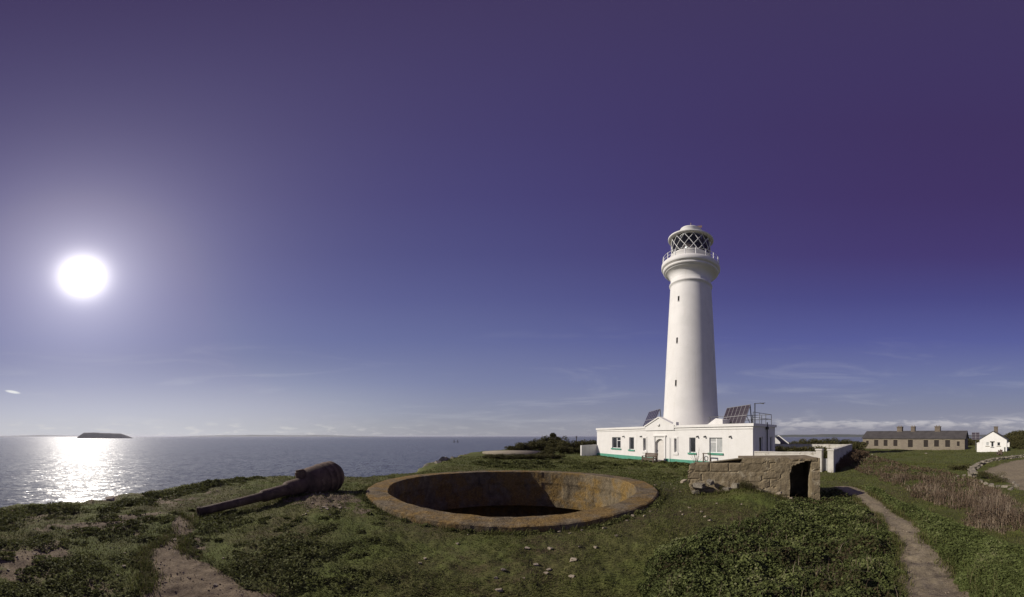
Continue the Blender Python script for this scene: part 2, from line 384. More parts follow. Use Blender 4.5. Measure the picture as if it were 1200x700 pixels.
nf = T.noise(co, 28, 6, .7); nm = T.noise(co, 5, 6, .65); nl = T.noise(co, .9, 5, .6)
grass = T.mix(T.mapr(nf, .35, .68, 0, 1), (.052,.052,.017,1), (.150,.150,.048,1))
grass = T.mix(T.mapr(nl, .42, .62, 0, 1), grass, (.100,.120,.030,1))
grass = T.mix(T.mapr(T.noise(co, .25, 6, .7), .45, .62, 0, .6, True), grass, (.076,.084,.028,1))
moss = T.mix(T.mapr(nf, .35, .65, 0, 1), (.034,.027,.014,1), (.115,.085,.045,1))
gcol = T.mix(T.math('MULTIPLY', attr(T, 'dry'), T.mapr(nm, .35, .62, .25, 1.0)), grass, moss)
earth = T.mix(T.mapr(T.noise(co, 9, 8, .7), .35, .65, 0, 1), (.095,.070,.045,1), (.195,.150,.098,1))
ed2 = T.mix(T.mapr(T.noise(co, 7, 8, .7), .35, .65, 0, 1), (.175,.142,.088,1), (.295,.242,.158,1)); earth = T.mix(attr(T, 'sandy'), earth, ed2)
earth = T.mix(T.mapr(T.noise(co, 70, 3, .6), .58, .7, 0, .7), earth, (.30,.26,.22,1))
df = T.mapr(T.math('ADD', attr(T, 'dirt'), T.math('MULTIPLY', T.math('SUBTRACT', nm, .5), .9)), .38, .58, 0, 1, True)
gcol = T.mix(df, gcol, earth)
rk = T.mix(T.mapr(T.noise(co, 1.4, 8, .7), .35, .65, 0, 1), (.08,.07,.055,1), (.24,.22,.18,1))
gcol = T.mix(T.mapr(T.math('ADD', attr(T, 'rock'), T.math('MULTIPLY', T.math('SUBTRACT', T.noise(co, .6, 6, .7), .5), 1.2)), .45, .75, 0, 1, True), gcol, rk)
T.put(b.inputs['Base Color'], gcol); b.inputs['Roughness'].default_value = .95; b.inputs['Specular IOR Level'].default_value = .12
bn = T.new('ShaderNodeBump'); bn.inputs['Strength'].default_value = .9; bn.inputs['Distance'].default_value = .022
T.put(bn.inputs['Height'], T.math('ADD', T.math('MULTIPLY', nf, .7), nm)); T.l.new(bn.outputs[0], b.inputs['Normal'])
def sub_ground(name, mask, m, kind='structure'):
    qq = q[mask]; u, inv = np.unique(qq.ravel(), return_inverse=True)
    me = np_mesh(name, V[u], inv.reshape(-1, 4), True)
    for an, arr in (('dirt', dirt), ('dry', dry), ('rock', rock), ('sandy', np.maximum(zp, zy))):
        a = me.attributes.new(an, 'FLOAT', 'POINT'); a.data.foreach_set('value', arr[u].astype(np.float32))
    o = link(name, me, m); o['kind'] = kind; return o
fp = zp[q].mean(1) > .5; fl = (zl[q].mean(1) > .5) & ~fp; fy = (zy[q].mean(1) > .5) & ~fp & ~fl
sub_ground('ground', ~(fp | fl | fy), gm); sub_ground('footpath', fp, gm); sub_ground('dirt_path', fl, gm); sub_ground('bare_yard', fy, gm)

# ------------------------------------------------------------------ sea, island, far coast
wm, T, b = new_mat('sea_water')
co = T.new('ShaderNodeTexCoord').outputs['Object']
mp = T.new('ShaderNodeMapping'); T.l.new(co, mp.inputs[0]); mp.inputs['Rotation'].default_value = (0,0,rad(35)); mp.inputs['Scale'].default_value = (1, .45, 1)
w1 = T.noise(mp.outputs[0], .16, 6, .62); w2 = T.noise(mp.outputs[0], .75, 4, .6); w3 = T.noise(mp.outputs[0], .012, 4, .5)
T.put(b.inputs['Base Color'], T.mix(T.mapr(w3, .35, .65, 0, 1), (.040,.044,.048,1), (.060,.064,.068,1)))
b.inputs['Roughness'].default_value = .25; b.inputs['IOR'].default_value = 1.33; b.inputs['Specular IOR Level'].default_value = .5
def vmath(op, a, b_=None):
    n = T.new('ShaderNodeVectorMath', operation=op); T.put(n.inputs[0], a)
    if b_ is not None: T.put(n.inputs[1], b_)
    return n.outputs[0]
acc = None
for sc_, amp in ((.05, .14), (.17, .36), (.5, .62), (1.6, .6)):      # wave slopes at three sizes
    nn = vmath('MULTIPLY', vmath('SUBTRACT', T.noise(mp.outputs[0], sc_, 3, .6, out=1), (.5,.5,.5)), (amp, amp, 0))
    acc = nn if acc is None else vmath('ADD', acc, nn)
T.l.new(vmath('NORMALIZE', vmath('ADD', acc, (0,0,1))), b.inputs['Normal'])
S = 32000.; SEAZ = -30.
sea = link('sea', np_mesh('sea', [(-S,-S,SEAZ),(S,-S,SEAZ),(S,S,SEAZ),(-S,S,SEAZ)], [(0,1,2,3)]), wm); sea['kind'] = 'structure'

def landmass(name, c, ux, L, Wd, prof, m, seed=0, nz=.15):
    """ridge of land: c centre, ux unit vector along, prof(t)->height for t in 0..1"""
    n1, n2 = 90, 14; vs = []
    ux = Vector(ux).normalized(); vy_ = Vector((-ux.y, ux.x, 0))
    for i in range(n1+1):
        t = i/n1; h = prof(t)
        for j in range(n2+1):
            s = -1+2*j/n2; sh = (1-abs(s)**2.6)
            w = 1-abs(2*t-1)**8*.35
            k = h*sh*(1+nz*float(fbm(t*14+seed, s*2+seed, 4)))
            p = Vector(c)+ux*((t-.5)*L)+vy_*(s*Wd*.5*w); vs.append((p.x, p.y, SEAZ-1.5+k))
    fs = [(i*(n2+1)+j, (i+1)*(n2+1)+j, (i+1)*(n2+1)+j+1, i*(n2+1)+j+1) for i in range(n1) for j in range(n2)]
    me = np_mesh(name, vs, fs, True); o = link(name, me, m); o['kind'] = 'structure'; return o
isl = mat('island_rock', (.06,.055,.045), (.11,.10,.08), .02, 1, spec=.05)
c = at(123, 4300, 0); t_ = Vector((c.y, -c.x, 0)).normalized()
def pisl(t):
    e = min(1, t/.13)**.75*min(1, (1-t)/.22)**.85 if 0 < t < 1 else 0
    return e*(78-22*max(0, t-.4)+3*math.sin(t*7))
landmass('island', c, t_, 800, 330, pisl, isl, 3, .05)
hillm = mat('far_hill_fields', (.045,.06,.03), (.10,.10,.06), .002, 1, spec=.05)
def phill(a, b, h, seed):
    return lambda t: h*min(1, t/a)**.8*min(1, (1-t)/b)**.8*(1+.35*float(fbm(t*5+seed, seed, 4))) if 0 < t < 1 else 0
for px, D, L, W_, h, sd in ((330, 17500, 12500, 2500, 95, 1), (60, 19000, 9000, 2500, 75, 5), (975, 9500, 5200, 1500, 85, 9), (1105, 12000, 7000, 2200, 95, 13), (905, 12500, 3600, 1500, 78, 19)):
    c = at(px, D, 0); t_ = Vector((c.y, -c.x, 0)).normalized()
    landmass('far_hills', c, t_, L, W_, phill(.25, .3, h, sd), hillm, sd, .1)

# air over the sea
hz = MB(); hz.box(-31000, 31000, -31000, 31000, -36, 33)
hm = bpy.data.materials.new('air'); hm.use_nodes = True; T = NT(hm.node_tree); T.n.remove(T.n['Principled BSDF'])
pv = T.new('ShaderNodeVolumePrincipled'); pv.inputs['Color'].default_value = (.86,.87,.95,1); pv.inputs['Density'].default_value = 4.5e-5; pv.inputs['Anisotropy'].default_value = .25
T.l.new(pv.outputs[0], T.n['Material Output'].inputs['Volume'])
HAZE = True
if HAZE:
    o = hz.build('haze', hm); o['kind'] = 'stuff'; o['label'] = 'thin pale sea haze over the water'; o['category'] = 'haze'

# ------------------------------------------------------------------ materials
M_white = mat('white_painted_masonry', (.74,.72,.68), (.66,.64,.60), 1.3, .75, .25, 9, .2, lo=.3, hi=.75, c3=(.62,.60,.55), s3=.7, t3=(.60,.8), bdist=.01, streak=((.46,.42,.35), .38))
M_tower = mat('white_tower_paint', (.74,.715,.675), (.67,.65,.61), .6, .6, .12, 5, .3, c3=(.66,.64,.59), s3=.5, t3=(.6,.85), bdist=.01, streak=((.48,.42,.34), .34))
M_green = mat('green_plinth_paint', (.10,.33,.22), (.07,.24,.17), 4, .7)
M_glass = mat('dark_window_glass', (.018,.020,.022), (.03,.032,.034), 2, .12, spec=.6)
M_blind = mat('pale_blind_behind_glass', (.42,.42,.40), (.30,.31,.30), 3, .5, spec=.6)
M_frame = mat('white_window_frame', (.78,.77,.74), None, 4, .5)
M_black = mat('black_iron', (.02,.02,.022), (.035,.035,.035), 6, .5)
M_steel = mat('galvanised_steel', (.17,.17,.17), (.12,.12,.12), 8, .5, metal=.4)
M_wood = mat('weathered_grey_wood', (.15,.11,.08), (.09,.068,.05), 9, .85, .4, 20)
M_conc = mat('weathered_brown_concrete', (.25,.20,.125), (.165,.130,.080), 2.2, .95, .9, 7, .1, c3=(.34,.29,.20), s3=3.5, t3=(.52,.68), bdist=.05, streak=((.085,.07,.045), .55))
M_slab = mat('pale_concrete_slab', (.30,.26,.19), (.21,.18,.13), 3, .95, .7, 12, .1, bdist=.03)
M_gwall = mat('peeling_whitewashed_wall', (.56,.53,.47), (.44,.41,.36), 1.6, .85, .7, 6, .15, c3=(.30,.27,.21), s3=2.2, t3=(.56,.66), bdist=.03)
M_stone = mat('pale_limestone', (.42,.36,.27), (.26,.21,.15), 5, .9, .6, 14, .15, c3=(.36,.22,.10), s3=4, t3=(.55,.7))
M_rock = mat('grey_boulder', (.28,.245,.19), (.17,.15,.115), 2.5, .95, .9, 6, .1, bdist=.05)
M_chim = mat('dark_chimney_stone', (.16,.13,.10), (.11,.09,.07), 2, .95)
M_brick = mat('brown_stone_wall', (.26,.205,.155), (.19,.15,.115), 1.2, .9, .5, 5, .1)
M_slate = mat('grey_slate', (.075,.068,.064), (.050,.045,.043), .8, .7, .3, 6, .3)
M_rust = mat('rusted_iron', (.14,.095,.065), (.070,.048,.034), 3.5, .8, .8, 16, 0.2, metal=.0, c3=(.18,.125,.085), s3=5, t3=(.52,.68), bdist=.02)
M_dark = mat('dark_interior', (.015,.013,.011), (.022,.018,.015), 2, .9)
# pit concrete with orange lichen
mp_, T, b = new_mat('lichened_pit_concrete')
co = T.new('ShaderNodeTexCoord').outputs['Object']
c0 = T.mix(T.mapr(T.noise(co, 3.2, 8, .72), .33, .66, 0, 1), (.080,.062,.038,1), (.22,.175,.11,1))
li = T.mapr(T.noise(co, 1.25, 8, .7), .44, .60, 0, 1, True)
c0 = T.mix(T.math('MULTIPLY', li, .75), c0, T.mix(T.mapr(T.noise(co, 14, 4, .7), .4, .6, 0, 1), (.16,.095,.026,1), (.28,.175,.048,1)))
c0 = T.mix(T.mapr(T.noise(co, 20, 5, .7), .60, .70, 0, .6, True), c0, (.38,.34,.27,1))
ms = T.new('ShaderNodeMapping'); T.l.new(co, ms.inputs[0]); ms.inputs['Scale'].default_value = (3, 3, .35)
c0 = T.mix(T.mapr(T.noise(ms.outputs[0], 2.0, 6, .7), .55, .72, 0, .7, True), c0, (.055,.045,.035,1))
T.put(b.inputs['Base Color'], c0); b.inputs['Roughness'].default_value = .95; b.inputs['Specular IOR Level'].default_value = .1
bn = T.new('ShaderNodeBump'); bn.inputs['Strength'].default_value = .9; bn.inputs['Distance'].default_value = .06
T.put(bn.inputs['Height'], T.noise(co, 9, 8, .7)); T.l.new(bn.outputs[0], b.inputs['Normal']); M_pit = mp_
def leaf_mat(name, cols, rough=.6, trans=.25, spec=.3):
    m, T, b = new_mat(name)
    a = T.new('ShaderNodeAttribute'); a.attribute_name = 'rnd'
    st_ = [(i/(len(cols)-1), c) for i, c in enumerate(cols)]
    col = T.ramp(a.outputs['Fac'], st_); T.put(b.inputs['Base Color'], col)
    b.inputs['Roughness'].default_value = rough; b.inputs['Specular IOR Level'].default_value = spec
    tr = T.new('ShaderNodeBsdfTranslucent'); T.put(tr.inputs[0], col)
    mx = T.new('ShaderNodeMixShader'); mx.inputs[0].default_value = trans
    T.l.new(b.outputs[0], mx.inputs[1]); T.l.new(tr.outputs[0], mx.inputs[2]); T.l.new(mx.outputs[0], T.n['Material Output'].inputs[0])
    return m
M_ivy = leaf_mat('ivy_leaf', [(.075,.055,.028), (.055,.066,.021), (.104,.122,.038), (.16,.18,.06), (.25,.24,.13)], .7, .25, .12)
M_weed = leaf_mat('weed_leaf', [(.058,.066,.020), (.090,.110,.032), (.13,.155,.048), (.21,.21,.10)], .7, .25, .15)
M_shrub = leaf_mat('shrub_leaf', [(.048,.043,.018), (.078,.074,.028), (.11,.10,.042), (.15,.125,.06)], .8, .25, .1)
M_dockm = leaf_mat('dark_leaf', [(.065,.060,.022), (.10,.106,.034), (.14,.15,.05), (.20,.19,.09)], .75, .25, .12)
M_grass = leaf_mat('grass_blade', [(.052,.056,.015), (.088,.096,.026), (.124,.134,.038), (.135,.13,.05), (.16,.125,.07)], .8, .3, .1)
M_reed = leaf_mat('dead_stem', [(.075,.052,.035), (.13,.092,.062), (.21,.16,.11), (.34,.28,.20)], .9, .15, .1)
M_fern = leaf_mat('brown_bracken', [(.055,.040,.022), (.095,.062,.036), (.14,.092,.055), (.07,.07,.03)], .8, .2)

# ------------------------------------------------------------------ foliage meshes
def quad_leaves(name, P, size, m, up=.5, aspect=.75, parent=None, rnd=None, seed=1):
    """P (n,3) centres, size (n,) ; each leaf a folded pair of triangles (4-gon)"""
    g = np.random.default_rng(seed); n = len(P)
    nrm = g.normal(size=(n,3)); nrm[:,2] = np.abs(nrm[:,2])+up; nrm /= np.linalg.norm(nrm, axis=1)[:,None]
    a = g.normal(size=(n,3)); a -= (a*nrm).sum(1)[:,None]*nrm; a /= np.linalg.norm(a, axis=1)[:,None]
    bb = np.cross(nrm, a); s = size[:,None]
    v = np.stack([P-a*s*.5, P+bb*s*.5*aspect+nrm*s*.08, P+a*s*.55-nrm*s*.1, P-bb*s*.5*aspect+nrm*s*.08], 1).reshape(-1,3)
    f = np.arange(4*n).reshape(n,4); me = np_mesh(name, v, f, False)
    r = g.random(n) if rnd is None else np.clip(rnd+g.normal(size=n)*.16, 0, 1)
    at_ = me.attributes.new('rnd', 'FLOAT', 'POINT'); at_.data.foreach_set('value', np.repeat(r, 4).astype(np.float32))
    me.materials.append(m); return me
def blades(name, P, h, w, m, lean=.5, seed=1, rnd=None):
    g = np.random.default_rng(seed); n = len(P)
    az_ = g.random(n)*2*np.pi; d = np.stack([np.cos(az_), np.sin(az_), np.zeros(n)], 1); t = np.stack([-np.sin(az_), np.cos(az_), np.zeros(n)], 1)
    l = (g.random(n)*lean)[:,None]; hh = (h*(.5+g.random(n)))[:,None]; ww = w[:,None]
    mid_ = P+np.array([0,0,1])*hh*.55+d*hh*l*.35
    tip = P+np.array([0,0,1])*hh*(1-.3*l)+d*hh*l
    v = np.stack([P-t*ww*.5, P+t*ww*.5, mid_+t*ww*.4, tip+t*ww*.08, tip-t*ww*.08, mid_-t*ww*.4], 1).reshape(-1,3)
    k = np.arange(n)*6; f = np.concatenate([np.stack([k,k+1,k+2,k+5],1), np.stack([k+5,k+2,k+3,k+4],1)])
    me = np_mesh(name, v, f, False); r = g.random(n) if rnd is None else np.clip(rnd+g.normal(size=n)*.15, 0, 1)
    a = me.attributes.new('rnd', 'FLOAT', 'POINT'); a.data.foreach_set('value', np.repeat(r, 6).astype(np.float32))
    me.materials.append(m); return me
def scatter(n, a0, a1, d0, d1, seed, power=1.):
    g = np.random.default_rng(seed); a = np.radians(a0+(a1-a0)*g.random(n)); u = g.random(n)
    d = d0*(d1/d0)**u; return d*np.sin(a), d*np.cos(a)
ground_clear = lambda x, y: (np.hypot(x-PITC[0], y-PITC[1]) > POUT+.02) & inpoly(x, y, EP)

# short grass over the whole turf
x, y = scatter(330000, -103, 103, 2.3, 34, 11)
zd = np.maximum.reduce([zone(x,y,RP2,.1,.09), zone(x,y,L_PATH,.12,.16), zone(x,y,YARD,.5,.5), zone(x,y,BARE,.4,.4)*.9])
lf = np.clip((rad(-48)-np.arctan2(x, y))/rad(14), 0, 1); zd = np.maximum(zd, lf*np.clip(fbm(x*.8+5, y*.8, 4, .6)*1.7+.12, 0, .8))
k = ground_clear(x, y) & (RNG.random(len(x)) > zd*1.3) & (RNG.random(len(x)) < np.clip(.75+fbm(x*1.7, y*1.7, 3), .25, 1))
x, y = x[k], y[k]; D = np.hypot(x, y); z = H(x, y)
P = np.stack([x, y, z-.004], 1)
tone = np.clip(.42+.28*np.clip((rad(-42)-np.arctan2(x, y))/rad(18), 0, 1)+.35*fbm(x*.55+11, y*.55+3, 4, .6)+.12*fbm(x*3, y*3, 2), 0, 1)
me = blades('grass', P, .016+.0022*D+.012*np.clip(fbm(x*1.2+4, y*1.2, 3), 0, 1), .0035+.0016*D, M_grass, 1.1, 3, tone)
tag(link('grass', me), 'short green and brown turf covering the cliff top', 'grass', kind='stuff')

# longer grass where the mower and feet do not reach: along edges and wall feet
def along(P, n, off, seed):
    g = np.random.default_rng(seed); P = np.array(P, float); L = np.hypot(*(P[1:]-P[:-1]).T); c = np.concatenate([[0], np.cumsum(L)]); t = g.random(n)*c[-1]
    i = np.clip(np.searchsorted(c, t)-1, 0, len(L)-1); f = (t-c[i])/L[i]; q_ = P[i]*(1-f)[:,None]+P[i+1]*f[:,None]; return q_[:,0]+g.normal(size=n)*off, q_[:,1]+g.normal(size=n)*off
ring = [(PITC[0]+(POUT+.05)*math.cos(a), PITC[1]+(POUT+.05)*math.sin(a)) for a in np.linspace(0, 2*math.pi, 60)]
gl0, gl1 = at(230, 6.7), at(399, 9.5)
seg = [along(R_PATH, 5000, .07, 1), along(GP([(998,582),(1012,594),(1028,606),(1044,622),(1056,640),(1052,660),(1058,678),(1062,700)]), 4500, .06, 2), along(ring, 12000, .07, 3), along([gl0.xy, gl1.xy], 5000, .16, 4),
       along([at(806,9.3).xy, at(850,8.85).xy, at(925,9.1).xy, at(962,9.7).xy], 3500, .08, 5), along([(11.5,40.6),(17.9,18.0)], 5000, .15, 6), along(GP([(212,606),(228,616),(213,632),(214,644),(230,655),(262,668),(290,688),(340,697)]), 3500, .07, 7), along(GP([(165,700),(176,680),(165,655),(172,645),(195,636),(205,620)]), 2500, .07, 8)]
x = np.concatenate([a for a, _ in seg]); y = np.concatenate([b_ for _, b_ in seg]); k = ground_clear(x, y) & (RNG.random(len(x)) < np.clip(.55+1.3*fbm(x*1.5, y*1.5, 3), .05, 1)); x, y = x[k], y[k]; D = np.hypot(x, y)
me = blades('long_grass', np.stack([x, y, H(x, y)-.01], 1), .05+.05*np.clip(fbm(x*2.2, y*2.2, 3)+.5, 0, 1)+.002*D, .004+.0011*D, M_grass, 1.0, 41)
tag(link('long_grass', me), 'longer grass fringing the paths, the pit rim and the wall feet', 'long grass', kind='stuff')
# taller stalks through the ivy and the weeds
for nm_, Pz, n_, sd_, lb_ in (('bramble_stems', IVY, 900, 51, 'thin pale bramble and grass stems poking from the ivy mat'), ('weed_stems', WEED, 1700, 53, 'grass stems and stalks standing through the weeds by the footpath')):
    x, y = scatter(n_*6, 20, 103, 2.3, 14, sd_); k = inpoly(x, y, Pz) & (RNG.random(len(x)) < np.clip(.3+1.4*fbm(x*1.2, y*1.2, 3), .03, 1)); x, y = x[k], y[k]; D = np.hypot(x, y)
    me = blades(nm_, np.stack([x, y, H(x, y)+.08], 1), .13+.10*RNG.random(len(x)), .0025+.0007*D, M_grass if sd_ == 53 else M_reed, 1.2, sd_); tag(link(nm_, me), lb_, 'stems', kind='stuff')

# tiny herb leaves in the turf, loose gravel on bare soil
x, y = scatter(150000, -103, 75, 2.3, 24, 15)
zd = np.maximum.reduce([zone(x,y,RP2,.1,.09), zone(x,y,L_PATH,.12,.16), zone(x,y,BARE,.4,.4)*.8])
k = ground_clear(x, y) & (RNG.random(len(x)) > zd*1.25) & (RNG.random(len(x)) < np.clip(.35+1.6*fbm(x*1.3+20, y*1.3, 4, .6), .05, 1))
x, y = x[k], y[k]; D = np.hypot(x, y); P = np.stack([x, y, H(x, y)+.012+.02*RNG.random(len(x))], 1)
me = quad_leaves('turf_herbs', P, (.010+.0024*D)*(.5+.9*RNG.random(len(x))), M_dockm, 1.4, .7, rnd=np.clip(.45+.3*fbm(x*2, y*2, 3), 0, 1), seed=17)
tag(link('turf_herbs', me), 'tiny herb leaves woven through the short turf', 'herbs', kind='stuff')
x, y = scatter(26000, -100, 90, 2.3, 16, 16)
zd = np.maximum.reduce([zone(x,y,RP2,.1,.09)*.35, zone(x,y,L_PATH,.12,.16)*.7, zone(x,y,BARE,.4,.4), np.clip((rad(-48)-np.arctan2(x, y))/rad(14), 0, 1)*np.clip(fbm(x*.8+5, y*.8, 4, .6)*2+.25, 0, .9)])
k = ground_clear(x, y) & (RNG.random(len(x)) < zd*np.clip(.5+1.5*fbm(x*2, y*2, 3), .1, 1)); x, y = x[k], y[k]; D = np.hypot(x, y); n = len(x); s_ = (.004+.0017*D)*(.5+1.2*RNG.random(n)**2)
oc = np.array([(1,0,0),(0,1,0),(-1,0,0),(0,-1,0),(0,0,.8),(0,0,-.5)], float); of = np.array([(0,1,4),(1,2,4),(2,3,4),(3,0,4),(1,0,5),(2,1,5),(3,2,5),(0,3,5)])
P = np.stack([x, y, H(x, y)+s_*.3], 1)[:,None,:]+(oc[None]+RNG.normal(size=(n,6,3))*.25)*s_[:,None,None]
me = np_mesh('gravel', P.reshape(-1,3), (of[None]+np.arange(n)[:,None,None]*6).reshape(-1,3)); a_ = me.attributes.new('rnd', 'FLOAT', 'POINT'); a_.data.foreach_set('value', np.repeat(RNG.random(n), 6).astype(np.float32))
me.materials.append(leaf_mat('gravel_stone', [(.07,.055,.042), (.13,.10,.075), (.20,.16,.12), (.30,.25,.19)], .9, 0., .1))
tag(link('gravel', me), 'loose brown gravel on the bare soil', 'gravel', kind='stuff')

# coarser tufts over the far lawns
x, y = scatter(90000, 5, 103, 30, 120, 18)
k = ground_clear(x, y) & (RNG.random(len(x)) > zone(x,y,YARD,.5,.5)) & (RNG.random(len(x)) < np.clip(.5+1.3*fbm(x*.35, y*.35, 4, .6), .05, 1)) & ~inpoly(x, y, [(11.7,40.9),(18.2,18.05),(26.7,21),(26,48)])
x, y = x[k], y[k]; D = np.hypot(x, y)
me = blades('far_grass', np.stack([x, y, H(x, y)-.01], 1), .08+.0012*D, .0012*D, M_grass, 1.1, 19, np.clip(.45+.5*fbm(x*.3, y*.3, 4, .6), 0, 1))
tag(link('far_grass', me), 'mottled tufts of grass over the lawns round the buildings', 'grass', kind='stuff')

# ivy and bramble mat at the lower right
def bb_of(Pn): a = np.array(Pn); return a[:,0].min(), a[:,0].max(), a[:,1].min(), a[:,1].max()
def ivyh(x, y): return (.13+.16*np.clip(fbm(x*1.6, y*1.6, 4, .6)+.45, 0, 1.2)+.05*fbm(x*7, y*7, 2))
x, y = scatter(210000, 20, 80, 2.2, 14, 21); g_ = np.random.default_rng(5)
d = pdist(x, y, IVY); s = np.where(inpoly(x, y, IVY), d, -d)+fbm(x*3, y*3, 3)*.18
k = (s > 0) & ground_clear(x, y); x, y, s = x[k], y[k], s[k]
hh = ivyh(x, y)*np.clip(s/.35, .15, 1); z = H(x, y)+hh*(1-.75*g_.random(len(x))**1.8)
me = quad_leaves('ivy', np.stack([x,y,z],1), .020+.0040*np.hypot(x,y)*(.35+1.5*g_.random(len(x))**1.6), M_ivy, .7, .9, rnd=np.clip(.45+.6*fbm(x*2.0, y*2.0, 4, .6), 0, 1), seed=8)
tag(link('ivy', me), 'dense mat of dark ivy and bramble leaves left of the footpath', 'ivy', kind='stuff')

# bright weeds right of the path
x, y = scatter(120000, 62, 103, 2.2, 22, 22)
d = pdist(x, y, WEED); s = np.where(inpoly(x, y, WEED), d, -d)+fbm(x*3+9, y*3, 3)*.15
k = (s > 0); x, y, s = x[k], y[k], s[k]
hh = (.08+.16*np.clip(fbm(x*1.9+7, y*1.9, 4)+.5, 0, 1.2))*np.clip(s/.3, .2, 1); z = H(x, y)+hh*(1-.8*g_.random(len(x))**1.6)
me = quad_leaves('weeds', np.stack([x,y,z],1), .022+.0042*np.hypot(x,y)*(.35+1.5*g_.random(len(x))**1.6), M_weed, .6, .6, rnd=np.clip(.42+.6*fbm(x*1.8, y*1.8, 4, .6), 0, 1), seed=9)
tag(link('weeds', me), 'bright green nettles and weeds along the right edge of the footpath', 'weeds', kind='stuff')

# dead stems: a band that runs from the near right to the garden wall
x, y = scatter(70000, 60, 106, 4.6, 48, 23)
d = pdist(x, y, REED); s = np.where(inpoly(x, y, REED), d, -d)+fbm(x*1.5+9, y*1.5, 3)*.5
k = (s > 0) & (RNG.random(len(x)) < np.clip(.5+2.0*fbm(x*1.0, y*1.0, 4, .6), .05, 1)); x, y, s = x[k], y[k], s[k]; D = np.hypot(x, y)
hgt = (.30+.32*fbm(x*1.1, y*1.1, 4, .6))*np.clip(s/.6, .35, 1)*(1+D*.004)
hb = np.clip((D-9)/12, 0, 1)
near = g_.random(len(x)) > hb*.8
me = blades('dry_stems', np.stack([x,y,H(x,y)],1)[near], hgt[near], .007+.0013*D[near], M_reed, 1.3, 12, np.clip(.5+.45*fbm(x*1.4, y*1.4, 3), 0, 1)[near])
tag(link('dry_stems', me), 'band of dead tan stems beside the footpath on the right', 'dead stems', kind='stuff')
zz = H(x, y)+hgt*.8*(1-.8*g_.random(len(x))**1.5)
far = (~near) | (g_.random(len(x)) < .5)
me = quad_leaves('bracken', np.stack([x,y,zz],1)[far], (.02+.0055*D*(.6+.8*g_.random(len(x))))[far], M_fern, .4, .5, seed=13)
tag(link('bracken', me), 'reddish brown bracken outside the corner of the walled garden', 'bracken', kind='stuff')

# low leafy plants dotted over the left slope (one stuff patch, none of them countable)
def patches(name, spots, m, label, cat, seed, dens=1500):
    xs, ys, zs, ss, rr = [], [], [], [], []; g = np.random.default_rng(seed)
    for px, py, r, h in spots:
        c = G(px, py); n = int(dens*r*r*3.2)+60
        a = g.random(n)*6.283; q_ = np.sqrt(g.random(n))*r*(1+.35*np.sin(a*3+px)+.2*np.sin(a*7+py)); xx = c.x+q_*np.cos(a); yy = c.y+q_*np.sin(a)
        e = np.clip(1-(q_/r/1.3)**2, .1, 1); k = ground_clear(xx, yy) & (zone(xx, yy, L_PATH, .12, .16) < .55) & (zone(xx, yy, RP2, .12, .11) < .5)
        xx, yy, e, q_ = xx[k], yy[k], e[k], q_[k]
        hh = h*.72*e*(.6+.6*(fbm(xx*6, yy*6, 3)+.5)); xs.append(xx); ys.append(yy); zs.append(H(xx, yy)+hh*(1-.8*g.random(len(xx))**1.5)); 
        D = np.hypot(xx, yy); ss.append((.02+.0040*D)*(.6+.9*g.random(len(xx)))); rr.append(np.full(len(xx), .3+.35*g.random()))
    x, y, z, s, r = map(np.concatenate, (xs, ys, zs, ss, rr))
    me = quad_leaves(name, np.stack([x,y,z],1), s, m, .6, .8, rnd=r, seed=seed+1)
    return tag(link(name, me), label, cat, kind='stuff')
sp = [(330,640,.5,.16),(352,650,.42,.15),(300,660,.38,.14),(322,672,.45,.15),(345,682,.3,.12),(270,672,.2,.1),(258,612,.55,.16),(275,604,.35,.14),(248,622,.35,.1),(225,640,.16,.06),
      (60,662,.3,.16),(85,672,.42,.18),(95,655,.3,.12),(70,690,.4,.15),(120,690,.3,.1),(30,695,.3,.12),(150,625,.35,.1),(170,612,.3,.1),(125,612,.4,.12),(98,625,.35,.1),(215,651,.25,.1),(190,612,.2,.08),
      (70,598,.55,.24),(85,601,.3,.18),(40,600,.6,.16),(10,605,.6,.16),(150,590,.5,.15),(165,590,.55,.16),(205,578,.7,.2),(228,573,.6,.2),(250,569,.6,.2),(280,564,.6,.16),(180,580,.45,.15),(300,562,.4,.12),(2,690,.3,.15),(15,640,.3,.1),(395,648,.14,.06),(365,641,.2,.07),(400,688,.2,.05),(10,612,.4,.14),(128,600,.4,.14),(350,664,.25,.1)]
g1_ = np.random.default_rng(5)
for i in range(95):
    px, py = g1_.uniform(-5, 235), g1_.uniform(600, 698); r_ = g1_.uniform(.05, .26)*(1-.3*(py-600)/100)
    if not inpoly(np.array([G(px, py).x]), np.array([G(px, py).y]), L_PATH)[0]: sp.append((px, py, r_, r_*g1_.uniform(.25, .5)))
for i in range(60):
    sp.append((g1_.uniform(225, 470), g1_.uniform(600, 698), g1_.uniform(.04, .14), g1_.uniform(.02, .06)))
patches('leafy_plants', sp, M_dockm, 'low dark leafy plants dotted over the slope round the cannon', 'ground plants', 31, 900)
g2_ = np.random.default_rng(77); sp2 = []
for i in range(90):
    px = g2_.uniform(560, 905); t_ = (px-560)/345; py = 541+g2_.uniform(0, 8)+t_*2
    sp2.append((px, py, g2_.uniform(.3, .8), g2_.uniform(.12, .32)))
for i in range(26): sp2.append((g2_.uniform(760, 815), g2_.uniform(552, 562), g2_.uniform(.15, .35), .1))
for px in np.linspace(435, 760, 70):     # plants tucked under the near edge of the pit rim
    t_ = math.sin((px-598)/165*math.pi/2); a = rad(-90)+t_*rad(80)
    if g2_.random() < .7:
        r_ = POUT+.08; wx, wy = PITC[0]+r_*math.cos(a), PITC[1]+r_*math.sin(a)
        z_ = Hs(wx, wy); sp2.append((600+K*math.degrees(math.atan2(wx, wy)), Y0+K*math.degrees(math.atan2(-z_, math.hypot(wx, wy))), g2_.uniform(.07, .16), .07))
